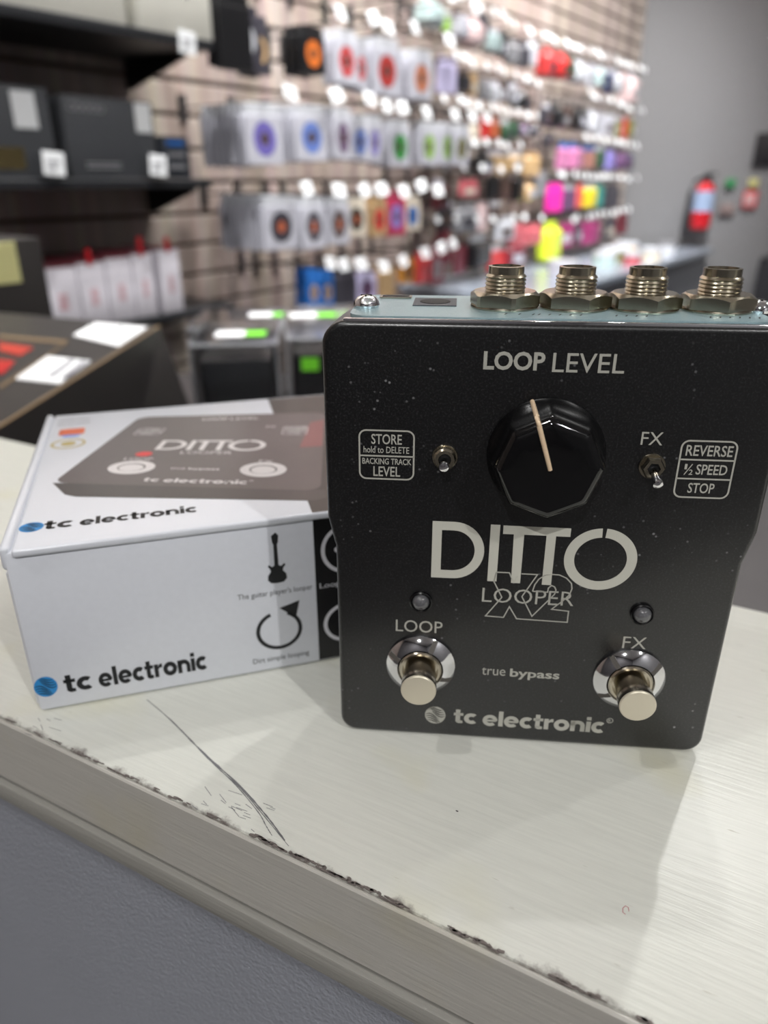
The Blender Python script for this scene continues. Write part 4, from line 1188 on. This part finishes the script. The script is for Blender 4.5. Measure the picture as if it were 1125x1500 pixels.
# jacks
def jack(u):
    y = .0165
    prof = [(.0040, .0)]
    z = .0022
    while z < .0066:
        prof += [(.0041, z), (.00438, z + .00036)]; z += .00078
    prof += [(.0040, z), (.0038, .0070), (.0038, .0085), (.0031, .0086), (.0029, .0070), (.0029, .004)]
    w_ = obj('jack', [lathe(prof, 40, cx=u, cy=y, cz=zt_)], M_jack, t, angle=50)
    a0 = random.uniform(0, .3)
    hx = []
    R1, R2 = .0068, .0074
    V = []; Fc = []
    # hex nut with chamfered rims
    lev = [(0, .0006), (0, .0026), (1, .0035)]
    nn = 48
    for lv, (c_, z) in enumerate(lev):
        for k in range(nn):
            a = 2 * PI * k / nn
            hexr = R1 / math.cos(((a - a0 + PI / 6) % (PI / 3)) - PI / 6)
            rr = min(hexr, R2 + .0004) if not c_ else R1 * .96
            zz = z if lv != 1 else z + .0006 * (1 - (hexr - R1) / (R1 * .155))
            V.append((u + rr * math.cos(a), y + rr * math.sin(a), zt_ + zz))
    for lv in range(2):
        for k in range(nn):
            k2 = (k + 1) % nn
            Fc.append((lv * nn + k, lv * nn + k2, (lv + 1) * nn + k2, (lv + 1) * nn + k))
    Fc.append(tuple(range(nn - 1, -1, -1))); Fc.append(tuple(2 * nn + k for k in range(nn)))
    obj('nut', [(V, Fc)], M_jack, w_, angle=25)
    obj('washer', [lathe([(.0072, 0), (.0073, .0003), (.0072, .0006)], 40, cx=u, cy=y, cz=zt_)], M_jack, w_)
    obj('jack_hole', [lathe([(.0029, .0060), (.0029, .0064)], 24, cx=u, cy=y, cz=zt_)], M_hole, w_)
for u in (-.0094, .0055, .0201, .0352): jack(u)
# knob
KU, KV = .0003, .0775
def kr(a, h):
    f = min(1, max(0, (h - .0008) / .004))
    c_ = abs(math.sin(4 * (a - math.radians(92))))
    return 1 - .075 * f * c_ ** .75
M_knob = mat('knob_black', (.0035, .0035, .004), .07, coat=.3, coat_r=.03)
kn = obj('knob', [lathe([(.0120, .0002), (.0124, .0006), (.0124, .0014), (.0121, .0022), (.0117, .0034), (.0115, .0050), (.0114, .0064), (.0113, .0074), (.0110, .0084), (.0105, .0092), (.0098, .0097), (.009, .0099), (.004, .0099)], 128, '-y', cx=KU, cz=KV, rf=kr)], M_knob, t, angle=40)
pa = math.radians(108)
pc_, ps_ = math.cos(pa), math.sin(pa)
pp = [(.0124, .0012), (.0119, .0034), (.0115, .006), (.0111, .0084), (.0098, .0099), (.0060, .0101), (.0003, .0101)]
obj('pointer', [tube([(KU + r * pc_, -h - .0001, KV + r * ps_) for r, h in pp], [.00048, .0005, .0005, .0005, .0005, .0005, .00045], 10)], mat('pointer_cream', s2l(226, 200, 168), .4), kn)
# toggles
def toggle(u, v, tip):
    n_ = obj('toggle_switch', [lathe([(.0024, 0), (.0025, .0003), (.0025, .0016), (.0021, .0021), (.0014, .0021), (.0013, .0010)], 6 if tip[1] > 0 else 12, '-y', cx=u, cz=v),
                               lathe([(.0027, 0), (.0028, .0002), (.0027, .0004)], 28, '-y', cx=u, cz=v)], M_jack, t)
    obj('toggle_hole', [lathe([(.0014, .0011), (.0014, .0014)], 20, '-y', cx=u, cz=v)], M_hole, n_)
    x, y, z = tip[2:]
    pts = [Vector((u, -.0005, v)).lerp(Vector((u + x, -y, v + z)), f) for f in (0, .35, .7, .85, .94, 1.0)]
    obj('lever', [tube(pts, [.0006, .0007, .00095, .00115, .0010, .0004], 14)], M_chrome, n_)
toggle(-.0209, .0762, (0, 0, -.0001, .0052, -.0001 - .0006))
toggle(.0225, .0757, (0, 1, .0003, .0060, -.0022))
# indicator lamps
M_lens = mat('led_lens', s2l(120, 120, 124), .12, trans=.5, coat=1)
for u, v in ((-.0253, .0399), (.0256, .0395)):
    b_ = obj('indicator', [lathe([(.0027, 0), (.0027, .0006), (.0024, .0008), (.0021, .0006), (.0020, .0001)], 32, '-y', cx=u, cz=v)], mat('bezel', s2l(14, 14, 15), .2), t)
    obj('lens', [lathe([(.0020, .0002), (.0020, .0008), (.0016, .0015), (.0009, .0019), (.0003, .0020)], 24, '-y', cx=u, cz=v)], M_lens, b_)
    obj('diode', [box(u - .0007, u + .0009, -.0013, -.0006, v - .0003, v + .0008)], M_chrome, b_)
# footswitches
for u, v in ((-.0250, .0219), (.0250, .0213)):
    f_ = obj('footswitch', [lathe([(.0084, .0001), (.0084, .0006), (.0080, .0010), (.0064, .0022), (.0056, .0025), (.0054, .0022), (.0054, .0012), (.0050, .0010)], 64, '-y', cx=u, cz=v)], M_chrome, t, angle=28)
    obj('bushing', [lathe([(.0052, .001), (.0052, .0024), (.0049, .0028), (.0044, .0028), (.0043, .0012)], 40, '-y', cx=u, cz=v)], M_nickel, f_)
    obj('button', [lathe([(.0037, .001), (.0037, .0062), (.0039, .0068), (.00415, .0072), (.00415, .0100)], 48, '-y', cx=u, cz=v)], M_nickel, f_, angle=40)
    obj('button_face', [lathe([(.00415, .0100), (.00413, .0103), (.0039, .01055), (.0036, .0106)], 48, '-y', cx=u, cz=v)], M_brass, f_)
    for k in range(4):
        a = math.radians(45 + 90 * k + (20 if u < 0 else -8))
        c_, s_ = math.cos(a), math.sin(a)
        q = []
        for r, h in ((.0056, .0027), (.0083, .0010)):
            for w in (-.0006, .0006):
                q.append((u + r * c_ - w * s_, -h, v + r * s_ + w * c_))
        q2 = [(x, y + .0008, z) for x, y, z in q]
        obj('notch', [([*q, *q2], [(0, 1, 3, 2), (4, 6, 7, 5), (0, 4, 5, 1), (2, 3, 7, 6), (0, 2, 6, 4), (1, 5, 7, 3)])], M_recess, f_)
# printing
for nm, gs in GR.items():
    obj(nm, [lift(g, .00004) for g in gs], M_print_b if nm == 'printed_large_name' else M_print, t)
wave_globe(-.0210, .0066, .0026, .0027, 'printed_globe', 'globe_lines', M_print, M_hole, 'front', .00004, t)
